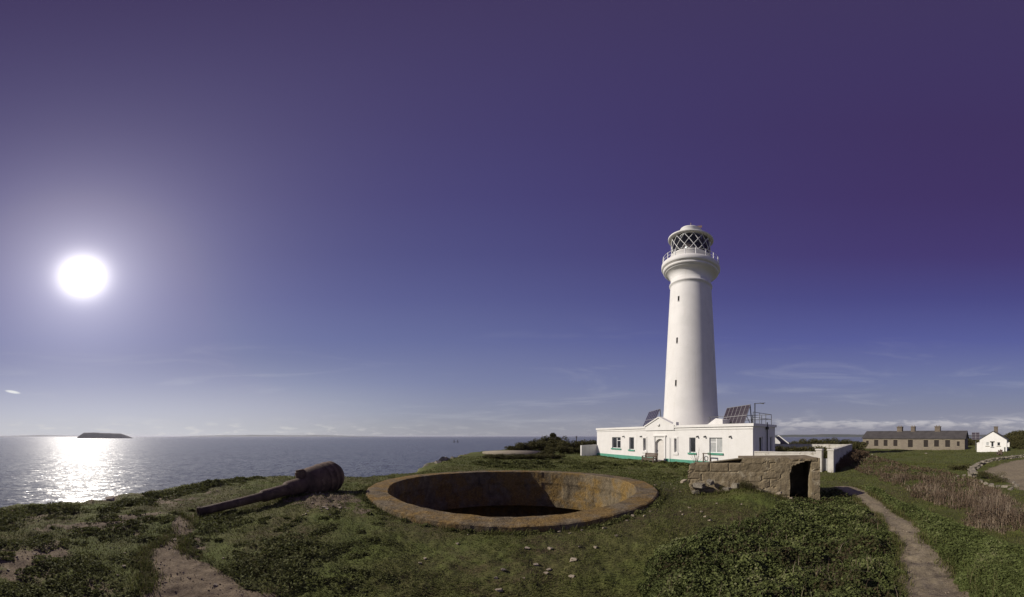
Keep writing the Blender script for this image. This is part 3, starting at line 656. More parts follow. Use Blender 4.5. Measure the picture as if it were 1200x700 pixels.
patches('undergrowth', sp2, M_dockm, 'dark undergrowth around the pit and across the lighthouse lawn', 'ground plants', 35, 900)

# ------------------------------------------------------------------ gun pit
pit = thing('gun_pit', 'round open concrete gun pit with orange lichen sunk in the turf', 'gun pit', (PITC[0], PITC[1], RIMZ-2.9))
mb = MB(); n = 420; prof = [(PIN+.02, -.30), (PIN, -.02), (PIN+.015, .0), (PIN+.2, .0), (PIN+.36, -.005), (POUT-.05, -.012), (POUT-.015, -.03), (POUT-.0, -.10), (POUT+.02, -.35)]
mb.lathe([(r, z+2.9) for r, z in prof], n, smooth=False)
mb.v = [(x*(1+.012*float(fbm(x*1.6, y*1.6, 5, .7))), y*(1+.012*float(fbm(x*1.6+9, y*1.6, 5, .7))), z+.022*float(fbm(x*2.5, y*2.5, 5, .65))) for x, y, z in mb.v]
mb.build('rim', M_pit, pit)
mb = MB(); vs = []; fs = []; nz_ = 26; na_ = 240
for j in range(nz_+1):
    z = 2.65*j/nz_+.0
    for i in range(na_):
        a = 2*math.pi*i/na_; r = PIN+.015
        ph = (i % 12)/12            # shallow upright panels cast in the wall
        if .12 < ph < .88 and 1.75 < z < 2.35: r += .03
        if z < 1.42: r += 1.1  # undercut added to the wall's shape so its foot lies in shade
        r += .02*float(fbm(a*9, z*2.5, 4)); vs.append((r*math.cos(a), r*math.sin(a), z))
fs = [(j*na_+i, (j+1)*na_+i, (j+1)*na_+(i+1) % na_, j*na_+(i+1) % na_) for j in range(nz_) for i in range(na_)]
mb.add(vs, fs, False); mb.build('wall', M_pit, pit)
mb = MB(); mb.lathe([(0.01, .02), (PIN+1.2, .02)], 64); mb.build('floor', mat('dark_pit_floor', (.035,.03,.022), (.055,.048,.032), 3, .9, .5, 12), pit)  # floor mottled in two close dark browns

# ------------------------------------------------------------------ cannon
ca = at(232, 6.75, -1.715); cb = at(396.5, 9.3, -1.165)
ax = (cb-ca); Lc = ax.length; axn = ax.normalized(); gun = thing('cannon', 'rusty old cannon barrel lying across the turf with its muzzle to the left', 'cannon', (cb.x, cb.y, cb.z-.44))
xq = axn.to_track_quat('Z', 'Y').to_matrix().to_4x4(); M = Matrix.Translation(ca-Vector(gun.location)) @ xq
mb = MB(); r = 1.0
prof = [(.065,.05),(.07,.002),(.106,.0),(.114,.015),(.114,.05),(.096,.07),(.098,.10),(.112,1.60),(.114,1.63),(.148,1.65),(.154,1.70),(.156,2.36),(.158,2.38),(.210,2.41),(.218,2.48),(.220,2.88),(.235,2.97),(.385,3.00),(.415,3.06),(.435,3.26),(.445,3.56),(.445,3.58),(.462,3.585),(.462,3.64),(.452,3.645),(.455,3.80),(.468,3.81),(.468,3.87),(.448,3.88),(.445,3.98),(.460,3.99),(.460,4.05),(.43,4.10),(.36,4.22),(.22,4.32),(.0,4.36)]
kz = Lc/4.34; prof = [(a, b*kz) for a, b in prof]
mb.lathe(prof, 56, M); mb.lathe([(.065, .05), (.065, .9), (0, .9)], 24, M)
mb.build('barrel', M_rust, gun)
side = axn.cross(Vector((0,0,1))).normalized(); upv = side.cross(axn)
for sg in (-1, 1):
    mb = MB(); c0 = Vector(M @ Vector((0,0,2.94*kz)))
    dvec = (side*math.cos(rad(100))*sg+upv*math.sin(rad(100))*sg)   # the barrel has rolled a little
    mb.tube([c0+dvec*.2, c0+dvec*.43], .115, 20); mb.tube([c0+dvec*.2, c0+dvec*.37], .15, 20); mb.build('trunnion', M_rust, gun)
mb = MB(); mb.tube([M @ Vector((0,0,4.3*kz)), M @ Vector((0,0,4.46*kz))], [.10,.07], 16); mb.build('breech_knob', M_rust, gun)

# ------------------------------------------------------------------ lighthouse tower
GZ = -2.76
TX = at(809.6, 35.7, GZ); D0 = 35.7
lh = thing('lighthouse', 'tall white round lighthouse tower with gallery and lattice lantern', 'lighthouse', TX)
g0 = -GZ     # local z = world z + g0
mb = MB()
prof = [(3.46,-.3),(3.42,1.0),(3.34,3.0),(3.22,5.0)]+[(3.2-(.80)*(z-2.1)/(18.6-2.1), z+g0) for z in (3, 6, 9, 12, 15, 18.4)]
prof += [(2.40,18.75+g0),(2.50,18.80+g0),(2.53,18.95+g0),(2.48,19.10+g0),(2.37,19.14+g0),(2.36,19.7+g0)]
mb.lathe(prof, 72); tower = mb.build('tower', M_tower, lh)
mb = MB()
mb.lathe([(2.36,19.7+g0),(2.38,19.95+g0),(2.48,20.25+g0),(2.66,20.5+g0),(2.92,20.68+g0),(3.02,20.72+g0),(3.02,20.86+g0),(3.10,20.88+g0),(3.22,20.98+g0),(3.24,21.2+g0),(3.16,21.26+g0),(3.16,21.34+g0),(3.36,21.38+g0),(3.43,21.5+g0),(3.44,21.75+g0),(3.42,22.0+g0),(3.34,22.14+g0),(3.28,22.16+g0),(2.2,22.18+g0)], 72)
mb.build('gallery', M_tower, lh)
rail = MB(); posts = []
for k in range(18):
    a = 2*math.pi*k/18+.1; c_, s_ = math.cos(a)*3.28, math.sin(a)*3.28
    p = MB(); rail.tube([(c_, s_, 22.1+g0), (c_, s_, 23.15+g0)], .045, 6)
for zz_ in (22.62, 23.12):
    rail.tube([(3.28*math.cos(2*math.pi*k/72), 3.28*math.sin(2*math.pi*k/72), zz_+g0) for k in range(73)], .024, 5, False)
rail.build('gallery_railing', M_frame, lh)
mb = MB(); mb.lathe([(2.36,22.1+g0),(2.34,23.45+g0),(2.40,23.5+g0),(2.40,23.6+g0),(2.28,23.62+g0),(1.6,23.63+g0)], 64); mb.build('lantern_base', M_tower, lh)
# glazing
m_, T, b = new_mat('lantern_glass'); T.n.remove(b)
tr = T.new('ShaderNodeBsdfTransparent'); tr.inputs[0].default_value = (.82,.86,.86,1); gl = T.new('ShaderNodeBsdfGlossy'); gl.inputs['Roughness'].default_value = .03
fr = T.new('ShaderNodeFresnel'); fr.inputs[0].default_value = 1.5; mx = T.new('ShaderNodeMixShader')
T.l.new(fr.outputs[0], mx.inputs[0]); T.l.new(tr.outputs[0], mx.inputs[1]); T.l.new(gl.outputs[0], mx.inputs[2]); T.l.new(mx.outputs[0], T.n['Material Output'].inputs[0])
mb = MB(); mb.lathe([(2.24,23.6+g0),(2.24,26.5+g0)], 48); mb.build('glazing', m_, lh)
mb = MB(); n = 14
for k in range(n):
    for sg in (-1, 1):
        pts = [(2.28*math.cos(2*math.pi*k/n+sg*t*2*math.pi/n*1.6), 2.28*math.sin(2*math.pi*k/n+sg*t*2*math.pi/n*1.6), 23.6+g0+2.9*t) for t in np.linspace(0, 1, 12)]
        mb.tube(pts, .036, 5, False)
mb.build('lattice', M_frame, lh)
mb = MB(); mb.lathe([(.6,23.6+g0),(.95,24.0+g0),(1.05,25.0+g0),(.95,26.0+g0),(.5,26.4+g0)], 24)
mb.build('lens', mat('lens_glass', (.16,.12,.10), (.08,.07,.07), 3, .15, spec=.8), lh)
mb = MB(); mb.lathe([(1.95,23.62+g0),(1.95,26.5+g0)], 40, a0=rad(-40), a1=rad(160)); mb.build('dark_lantern_backing', mat('dark_backing', (.05,.035,.03), (.03,.022,.02), 4, .9), lh)  # dark half cylinder added to make the lantern's inside look dark
mb = MB(); mb.lathe([(2.2,26.42+g0),(2.58,26.44+g0),(2.66,26.50+g0),(2.66,26.68+g0),(2.58,26.76+g0),(2.2,26.85+g0),(1.6,27.1+g0),(1.3,27.2+g0)], 64); rf = mb.build('lantern_roof', M_tower, lh)
mb = MB(); mb.lathe([(1.26,27.1+g0),(1.26,28.35+g0),(1.30,28.4+g0),(1.24,28.55+g0),(.9,28.75+g0),(.5,28.9+g0),(.0,28.95+g0)], 40); mb.build('vent_drum', M_tower, rf)
mb = MB(); mb.tube([(0,0,28.9+g0),(0,0,30.0+g0)], .05, 8)
mb.bar((-.7,.45,29.25+g0), (1.1,-.7,29.25+g0), .05); mb.prism([(0,0),(1.0,.12),(1.0,.55),(0,.36)], -.02, .02, Matrix.Translation((.25,-.16,29.0+g0)) @ Matrix.Rotation(rad(-33), 4, 'Z'))
mb.build('weather_vane', mat('vane_copper', (.30,.20,.16), (.22,.15,.12), 6, .5), lh)
def towin(px, py):
    t = th(px); rr = 35.7; phi = th(809.6)
    for it in range(3):
        z = 33.4*math.tan(rad((Y0-py)/K)); R = 3.2-.8*(z-2.1)/16.5
    # ray / circle hit in plan
    c = Vector((TX.x, TX.y)); d = Vector((math.sin(t), math.cos(t))); bq = c.dot(d); disc = bq*bq-(c.dot(c)-R*R); dist = bq-math.sqrt(max(disc, 0)); hit = d*dist
    z = dist*math.tan(rad((Y0-py)/K)); nrm = (hit-c).normalized(); return hit, z, nrm
for px, py in ((795.2, 350), (793.4, 399), (792, 449)):
    hit, z, nr_ = towin(px, py); yaw = math.atan2(nr_.y, nr_.x)
    w_ = thing('window', None, None); w_.parent = lh; w_.location = (hit.x-TX.x, hit.y-TX.y, z+g0); w_.rotation_euler = (0,-.0485,yaw)
    del_ = [w_.pop(kk) for kk in ('label', 'category') if kk in w_]
    mb = MB(); mb.box(-.1, .045, -.13, .13, -.39, -.342)
    mb.build('sill', M_tower, w_); mb = MB(); mb.box(-.1, .016, -.10, .10, -.34, .34); mb.build('pane', M_dark, w_)

# ------------------------------------------------------------------ keepers' building in front of the tower
FA = Vector((11.7, 40.9)); FB = Vector((18.2, 18.05)); FL = (FB-FA).length; fu = (FB-FA)/FL; frz = math.atan2(fu.y, fu.x)
def fx(px):
    """distance along the front wall at a picture column"""
    t = math.tan(th(px)); return (t*FA.y-FA.x)/(fu.x-t*fu.y)
def fz(px, py):
    p = FA+fu*fx(px); return p.length*math.tan(rad((Y0-py)/K))-GZ
BH = 3.62; DEP = 4.45
hs = thing('keepers_house', 'long low white flat-roofed house with green plinth below the lighthouse', 'house', (FA.x, FA.y, GZ), frz)
x0p, x1p = fx(757), fx(790.5)
W2 = lambda a, b: (fx(a), fx(b))
wins = [(717.3,727.3,'double'), (737.4,742.9,'single'), (754,757.1,'slot'), (790.4,793.2,'slot'), (807.8,815,'single'), (831.2,846.4,'double')]
opens = []; ZS = {'double': (1.22, 2.62), 'single': (1.15, 2.62), 'slot': (1.12, 2.52)}
for a, c, kd in wins:
    u0, u1 = fx(a), fx(c)
    opens.append((round(u0,4), round(u1,4))+ZS[kd])
d0, d1 = fx(767.8), fx(778.6); dh = 2.35
opens.append((d0, d1, .12, dh+.35))
mb = MB(); wall_mesh(mb, 0, FL, BH, 0, .32, opens)
mb.box(0, .32, .322, DEP-.322, 0, BH)
mb.box(0, FL, DEP-.32, DEP, 0, BH)
mb.box(.325, FL-.34, .325, DEP-.325, BH-.34, BH-.12)
mb.build('wall', M_white, hs)
# right-hand end wall with its windows
mb = MB(); eo = [(1.15,1.85,1.0,2.7), (3.35,3.85,1.2,2.7)]
wall_mesh(mb, .322, DEP-.322, BH, 0, .32, eo)
ew = mb.build('end_wall', M_white, hs); ew.location = (FL, 0, 0); ew.rotation_euler = (0, 0, rad(90))
for (a, b_, c_, d_) in eo:
    mb = MB(); xx = FL-.12
    mb.box(xx-.04, xx, a, b_, c_, c_+.07); mb.box(xx-.04, xx, a, b_, d_-.07, d_); mb.box(xx-.04, xx, a, a+.07, c_+.07, d_-.07); mb.box(xx-.04, xx, b_-.07, b_, c_+.07, d_-.07)
    w_ = mb.build('window', M_frame, hs); mb = MB(); mb.box(xx-.035, xx-.02, a+.07, b_-.07, c_+.07, d_-.07); mb.build('pane', M_glass, w_)
    mb = MB(); mb.box(FL, FL+.08, a-.1, b_+.1, c_-.12, c_); mb.build('sill', M_green, w_)
for (a, c, kd), op in zip(wins, opens):
    u0, u1, z0, z1 = op; mb = MB(); y_ = .13; f = .07
    mb.box(u0, u1, y_, y_+.05, z0, z0+f); mb.box(u0, u1, y_, y_+.05, z1-f, z1); mb.box(u0, u0+f, y_, y_+.05, z0+f, z1-f); mb.box(u1-f, u1, y_, y_+.05, z0+f, z1-f)
    if kd == 'double':
        m0 = (u0+u1)/2; mb.box(m0-.05, m0+.05, y_, y_+.05, z0+f, z1-f)
        zt = z1-.42; l0, l1 = ((m0+.05, u1-f) if a < 760 else (u0+f, m0-.05)); mb.box(l0, l1, y_, y_+.05, zt-.03, zt+.03)
    w_ = mb.build('window', M_frame, hs)
    mb = MB(); mb.box(u0+f*.5, u1-f*.5, y_+.02, y_+.03, z0+f*.5, z1-f*.5); mb.build('pane', M_glass if not (kd == 'double' and a > 800) else M_blind, w_)
    if kd != 'slot':
        mb = MB(); mb.box(u0-.14, u1+.14, -.10, .12, z0-.16, z0); mb.build('sill', M_green, w_)
    else:
        mb = MB(); e = .16
        mb.box(u0-e, u0-.003, -.05, .0, z0-.2, z1+e); mb.box(u1+.003, u1+e, -.05, .0, z0-.2, z1+e); mb.box(u0-e, u1+e, -.053, .0, z1+.003, z1+e+.02); mb.box(u0-e-.04, u1+e+.04, -.08, .0, z0-.26, z0-.02)
        mb.build('surround', M_white, w_)
# cornice, plinth
mb = MB(); mb.box(-.12, x0p-.02, -.12, .30, BH-.02, BH+.22); mb.box(x1p+.02, FL+.13, -.12, .30, BH-.02, BH+.22); mb.box(FL-.25, FL+.13, .303, DEP+.12, BH-.02, BH+.22); mb.box(-.12, FL-.26, DEP-.2, DEP+.12, BH-.02, BH+.2); mb.box(-.12, .2, .303, DEP-.21, BH-.02, BH+.2)
mb.box(-.05, x0p-.02, -.06, -.003, BH-.24, BH-.16); mb.box(x1p+.02, FL+.05, -.06, -.003, BH-.24, BH-.16)
mb.build('cornice', M_white, hs)
for pa, pb in ((-.05, d0-.23), (d1+.23, FL+.06)): mb = MB(); mb.box(pa, pb, -.06, -.002, -.25, .42); mb.build('plinth', M_green, hs)
# gabled central bay
cxp = (x0p+x1p)/2; mb = MB()
ah = 1.0; zb_ = BH+.05
mb.prism([(x0p, BH-.25), (x1p, BH-.25), (x1p, zb_+.1), (cxp, zb_+ah), (x0p, zb_+.1)], -.11, .35)
mb.build('gable', M_white, hs)
mb = MB()
for sx, ex in ((x0p-.12, cxp), (x1p+.12, cxp)):
    mb.bar((sx, .12, zb_+.15), (ex, .12, zb_+ah+.1), .62, .13)
mb.box(x1p-.05, x1p+.35, -.14, .25, BH+.1, BH+.55)
mb.build('gable_coping', M_white, hs)
mb = MB(); mb.lathe([(0, .0), (.16, .0), (.18, .05), (.0, .06)], 20, Matrix.Translation((cxp, -.11, BH+.33)) @ Matrix.Rotation(rad(90), 4, 'X')); mb.build('plaque', M_white, hs)
# arched doorway: infill with an arch, the door set back
mb = MB(); aw = (d1-d0)/2; cx_ = (d0+d1)/2
pts = [(d0, dh+.35), (d0, 1.9)]+[(cx_-aw*math.cos(t), 1.9+.55*math.sin(t)) for t in np.linspace(.0, math.pi, 17)]+[(d1, dh+.35)]
mb.prism(pts, .004, .31); mb.build('door_arch', M_white, hs)
mb = MB(); mb.box(d0, d1, .24, .30, .12, 2.45)
dr = mb.build('door', mat('cream_door_paint', (.66,.63,.58), (.60,.57,.52), 3, .6), hs)
mb = MB(); mb.box(d0+.12, d0+.18, .19, .24, 1.1, 1.25); mb.build('handle', M_black, dr)
mb = MB()
mb.box(d0-.22, d0-.003, -.09, 0, .0, 2.7); mb.box(d1+.003, d1+.22, -.09, 0, .0, 2.7); mb.box(d0-.3, d1+.3, -.13, 0, 2.72, 2.86); mb.build('door_surround', M_white, hs)
mb = MB(); mb.box(d0-.3, d1+.3, -.7, 0, -.2, .12); mb.build('door_step', M_slab, hs)
for px in (731.3, 751.9, 818, 826.7, 856.3):
    u = fx(px); mb = MB(); mb.tube([(u, 0, 2.72), (u, -.16, 2.72), (u, -.22, 2.66)], [.05,.07,.09], 10); mb.box(u-.09, u+.09, -.03, 0, 2.66, 2.8)
    mb.build('wall_lamp', M_steel, hs)
mb = MB(); mb.tube([(FL+.12, 2.5, 0), (FL+.12, 2.5, BH+.4)], .055, 8); mb.box(FL+.02, FL+.22, 2.38, 2.62, BH-.25, BH-.0); mb.build('drainpipe', M_black, hs)
mb = MB(); u = fx(783); mb.tube([(u+.3, -.14, .1), (u+.3, -.14, 2.6)], .03, 6); mb.build('drainpipe', M_frame, hs)
# roof rail
mb = MB(); ra, rb = x1p+.4, FL-.2
for yy in (DEP-.4,):
    for zz_ in (BH+.75, BH+1.2): mb.tube([(ra, yy, zz_), (rb, yy, zz_)], .03, 6)
    for u in np.linspace(ra, rb, 9): mb.tube([(u, yy, BH-.1), (u, yy, BH+1.2)], .03, 6)
for zz_ in (BH+.75, BH+1.2): mb.tube([(rb, .4, zz_), (rb, DEP-.4, zz_)], .025, 6)
for yy in np.linspace(.4, DEP-.4, 4): mb.tube([(rb, yy, BH-.1), (rb, yy, BH+1.2)], .028, 6)
mb.build('roof_railing', M_steel, hs)
mb = MB(); u0 = fx(820); u1 = fx(838); mb.prism([(u0, BH-.1), (u1, BH-.1), (u1, BH+.72), (u1-.8, BH+.85), (u0, BH+.28)], 1.2, 2.4); mb.build('roof_hatch', M_white, hs)

# solar arrays on the roof
msol, T, b = new_mat('solar_cells')
co = T.new('ShaderNodeTexCoord').outputs['Object']
br = T.new('ShaderNodeTexBrick'); T.l.new(co, br.inputs['Vector']); br.offset = 0
br.inputs['Color1'].default_value = (.028,.020,.030,1); br.inputs['Color2'].default_value = (.036,.026,.036,1); br.inputs['Mortar'].default_value = (.07,.06,.07,1)
br.inputs['Scale'].default_value = 1; br.inputs['Mortar Size'].default_value = .006; br.inputs['Brick Width'].default_value = .16; br.inputs['Row Height'].default_value = .16
T.l.new(br.outputs[0], b.inputs['Base Color']); b.inputs['Roughness'].default_value = .25; b.inputs['Specular IOR Level'].default_value = .4
M_alu = mat('aluminium_frame', (.26,.25,.25), None, 5, .45, metal=.3)
def solar(label, loc, rz, w, h, tilt, rows, cols, pole=None, group='solar panel arrays'):
    """panels lean back from the bottom edge; local -Y is the face"""
    s = thing('solar_array', label, 'solar panels', loc, rz, group)
    Rm = Matrix.Rotation(tilt-math.pi/2, 4, 'X')   # tilt = angle from horizontal
    M0 = Matrix.Translation((0,0,pole or .15)) @ Matrix.Rotation(-(math.pi/2-tilt), 4, 'X')
    cw, ch = w/cols, h/rows
    for r in range(rows):
        for c in range(cols):
            mb = MB(); a, b2 = -w/2+c*cw, r*ch; mb.box(a+.015, a+cw-.015, 0, .03, b2+.02, b2+ch-.02, M0); p = mb.build('panel', msol, s)
            mb = MB(); e = .035
            mb.box(a, a+e, -.012, .04, b2, b2+ch, M0); mb.box(a+cw-e, a+cw, -.012, .04, b2, b2+ch, M0); mb.box(a+e, a+cw-e, -.010, .04, b2, b2+e, M0); mb.box(a+e, a+cw-e, -.010, .04, b2+ch-e, b2+ch, M0)
            mb.build('frame', M_alu, p)
    mb = MB()
    top = M0 @ Vector((0,0,h)); zt = top.z; yt = top.y
    if not pole:
        for u in (-w/2+.1, 0, w/2-.1):
            mb = MB(); mb.bar((u, yt+.03, zt-.05), (u, yt+.25, 0), .07); mb.bar((u, yt*.5+.05, zt*.5), (u, yt+.2, .1), .05); mb.bar((u, .05, .05), (u, yt+.3, .05), .07); mb.build('strut', M_steel, s)
    else:
        mb.tube([(0, yt*.5+.06, -.1), (0, yt*.5+.06, pole+(zt-pole)*.6)], .07, 8); mb.build('post', M_steel, s)
    return s
def hp(u, v, z):      # house local -> world
    return (FA.x+fu.x*u-fu.y*v, FA.y+fu.y*u+fu.x*v, GZ+z)
# right array: seen nearly face on, faces the sun
u_m = (fx(842)+fx(873))/2
solar('dark two-row solar array on the flat roof right of the tower', at(856.5, 29.6, GZ+BH-.1), frz-rad(26), 4.3, 2.2, rad(68), 2, 6)
solar('dark solar array seen edge-on on the roof left of the tower', at(757.5, 37.6, GZ+BH-.1), frz-rad(26), 4.8, 2.5, rad(66), 2, 6)
# mast beside the right array
mt = thing('aerial_mast', 'thin mast with a short crossbar beside the right rooftop solar panels', 'mast', hp(FL-1.0, 2.2, BH-.12), frz)
mb = MB(); mb.tube([(0,0,0),(0,0,2.3)], .05, 8); mb.build('pole', M_black, mt)
mb = MB(); mb.bar((-.1,0,2.25), (1.0,.1,2.28), .05); mb.bar((.5,0,2.28), (.9,0,2.2), .08); mb.build('crossbar', M_black, mt)

# bench in front of the door
bc = thing('park_bench', 'weathered wooden bench on the grass in front of the arched door', 'bench', hp(fx(771.8), -1.15, 0), frz)
bc.location.z = Hs(bc.location.x, bc.location.y)
def slats(name, lst, p=bc):
    mb = MB()
    for a in lst: mb.box(*a)
    mb.build(name, M_wood, p)
slats('seat', [(-.98,.98,-.44+i*.15,-.305+i*.15,.40,.47) for i in range(3)])
mb = MB()
for i in range(3): mb.box(-.98,.98,.04+i*.03,.10+i*.03,.52+i*.15,.655+i*.15)
mb.box(-.9,.9,-.40,-.36,.26,.39)
mb.build('backrest', M_wood, bc)
for sx in (-.88, .81):
    slats('leg', [(sx-.02, sx+.09, -.44, -.33, -.05, .62)]); slats('leg', [(sx-.02, sx+.09, .03, .14, -.05, .95)]); slats('armrest', [(sx-.015, sx+.085, -.46, .05, .62, .66)])

# low walls
def long_wall(name, label, p0, p1, zt0, zt1, t, m, cat='wall', depth=.6, group=None, seed=0, coping=None):
    p0 = Vector((p0[0], p0[1], 0)); p1 = Vector((p1[0], p1[1], 0)); L = (p1-p0).length; d = (p1-p0)/L; rz = math.atan2(d.y, d.x)
    zb0 = Hs(p0.x, p0.y); w = thing(name, label, cat, (p0.x, p0.y, zb0), rz, group); n = max(2, int(L/.7)); vs = []
    for i in range(n+1):
        t_ = i/n; q_ = p0+d*L*t_; zb = Hs(q_.x, q_.y)-zb0-depth; zt = zt0+(zt1-zt0)*t_-zb0+.03*float(fbm(i*.7+seed, seed, 3))
        j = .03*float(fbm(i*.9, seed+5, 3)); vs += [(L*t_, -t/2+j, zb), (L*t_, -t/2+j, zt), (L*t_, t/2+j, zt), (L*t_, t/2+j, zb)]
    fs = [(4*i+a, 4*i+(a+1) % 4, 4*i+4+(a+1) % 4, 4*i+4+a) for i in range(n) for a in range(4)]+[(3,2,1,0), tuple(4*n+a for a in range(4))]
    mb = MB(); mb.add(vs, fs); mb.build('masonry', m, w)
    cz = [(v[0], v[1], v[2]) for v in vs]
    mb = MB(); vs2 = []
    for i in range(n+1):
        a, b2 = vs[4*i+1], vs[4*i+2]; vs2 += [(a[0], a[1]-.04, a[2]+.002), (a[0], a[1]-.04, a[2]+.09), (a[0], b2[1]+.04, a[2]+.09), (a[0], b2[1]+.04, a[2]+.002)]
    mb.add(vs2, fs); mb.build('coping', coping or m, w); return w
pN = FA+fu*FL; wE = at(957, 23.5); g1p = at(963, 23.2); g2p = at(975, 23.4); cor = at(997, 42); bk = at(904, 46.5)
long_wall('garden_wall', 'near whitewashed garden wall running right from the house end', (pN.x+.05, pN.y-.2), wE, -1.36, -1.30, .3, M_gwall, seed=3)
long_wall('garden_wall', 'side whitewashed garden wall receding towards the far corner', g2p, cor, -1.12, -1.18, .35, M_gwall, seed=9)
long_wall('garden_wall', 'far whitewashed wall closing the back of the garden', cor, bk, -1.22, -1.25, .35, M_gwall, seed=14)
for (p, lb) in ((at(960.5, 23.4), 'white gate pier at the right end of the near garden wall'), (at(974.2, 23.0), 'white gate pier at the near end of the side garden wall')):
    z = Hs(p.x, p.y); gp = thing('gate_pier', lb, 'gate pier', (p.x, p.y, z), frz)
    mb = MB(); h_ = -1.1-z; mb.box(-.24, .24, -.24, .24, -.4, h_); mb.build('pier', M_gwall, gp, bevel=.03); mb = MB(); mb.box(-.29, .29, -.29, .29, h_+.002, h_+.12); mb.build('cap', M_gwall, gp, bevel=.03)
a_, b_ = at(962.5, 23.6), at(973, 23.4); gz = Hs(a_.x, a_.y); dd = (b_-a_); gt = thing('garden_gate', 'pale boarded gate between the two white garden piers', 'gate', (a_.x, a_.y, gz), math.atan2(dd.y, dd.x))
mb = MB(); L_ = dd.length
for i in range(9): mb.box(i*L_/9+.01, (i+1)*L_/9-.01, 0, .03, .08, 1.02)
mb.build('boards', mat('grey_white_boards', (.45,.44,.43), (.36,.35,.34), 5, .8), gt); 
for zz_ in (.2, .8): mb = MB(); mb.box(0, L_, .033, .07, zz_, zz_+.1); mb.build('rail', M_wood, gt)
aL = at(680.8, 41.5); eL = FA+fu*.1
long_wall('boundary_wall', 'short low white wall at the left end of the keepers house', aL, (eL.x-.1, eL.y+.2), -1.36, -1.30, .3, M_white, seed=21)

# dead stalks and a small barrow-like thing by the house
st_pl = thing('bare_shrub', 'leafless thin shrub against the white house wall', 'shrub', hp(fx(823), -.9, 0)); mb = MB()
st_pl.location.z = Hs(st_pl.location.x, st_pl.location.y)
for i in range(16):
    a = i*2.4; r_ = .2+.6*random.random(); h_ = .8+1.0*random.random()
    mb.tube([(0.1*math.cos(a), .1*math.sin(a), -.05), (r_*.5*math.cos(a), r_*.3*math.sin(a), h_*.55), (r_*math.cos(a+.3), r_*.5*math.sin(a+.3), h_)], [.018,.012,.006], 5)
mb.build('stems', M_wood, st_pl)
tb = thing('tap_stand', 'small dark post stand with a coiled hose by the large right window', 'hose stand', hp(fx(837), -.7, 0), frz)
tb.location.z = Hs(tb.location.x, tb.location.y)
mb = MB(); mb.box(-.75,-.67,-.04,.04,-.1,1.15); mb.box(-.8,.1,-.05,.05,1.15,1.22); mb.box(0.02,.1,-.04,.04,-.1,1.15); mb.build('post', M_wood, tb)
mb = MB(); mb.tube([(.05-.35+.2*math.cos(t), -.08-.01*t/3, .75+.2*math.sin(t)) for t in np.linspace(0, 18, 60)], .025, 6); mb.build('hose', M_black, tb)

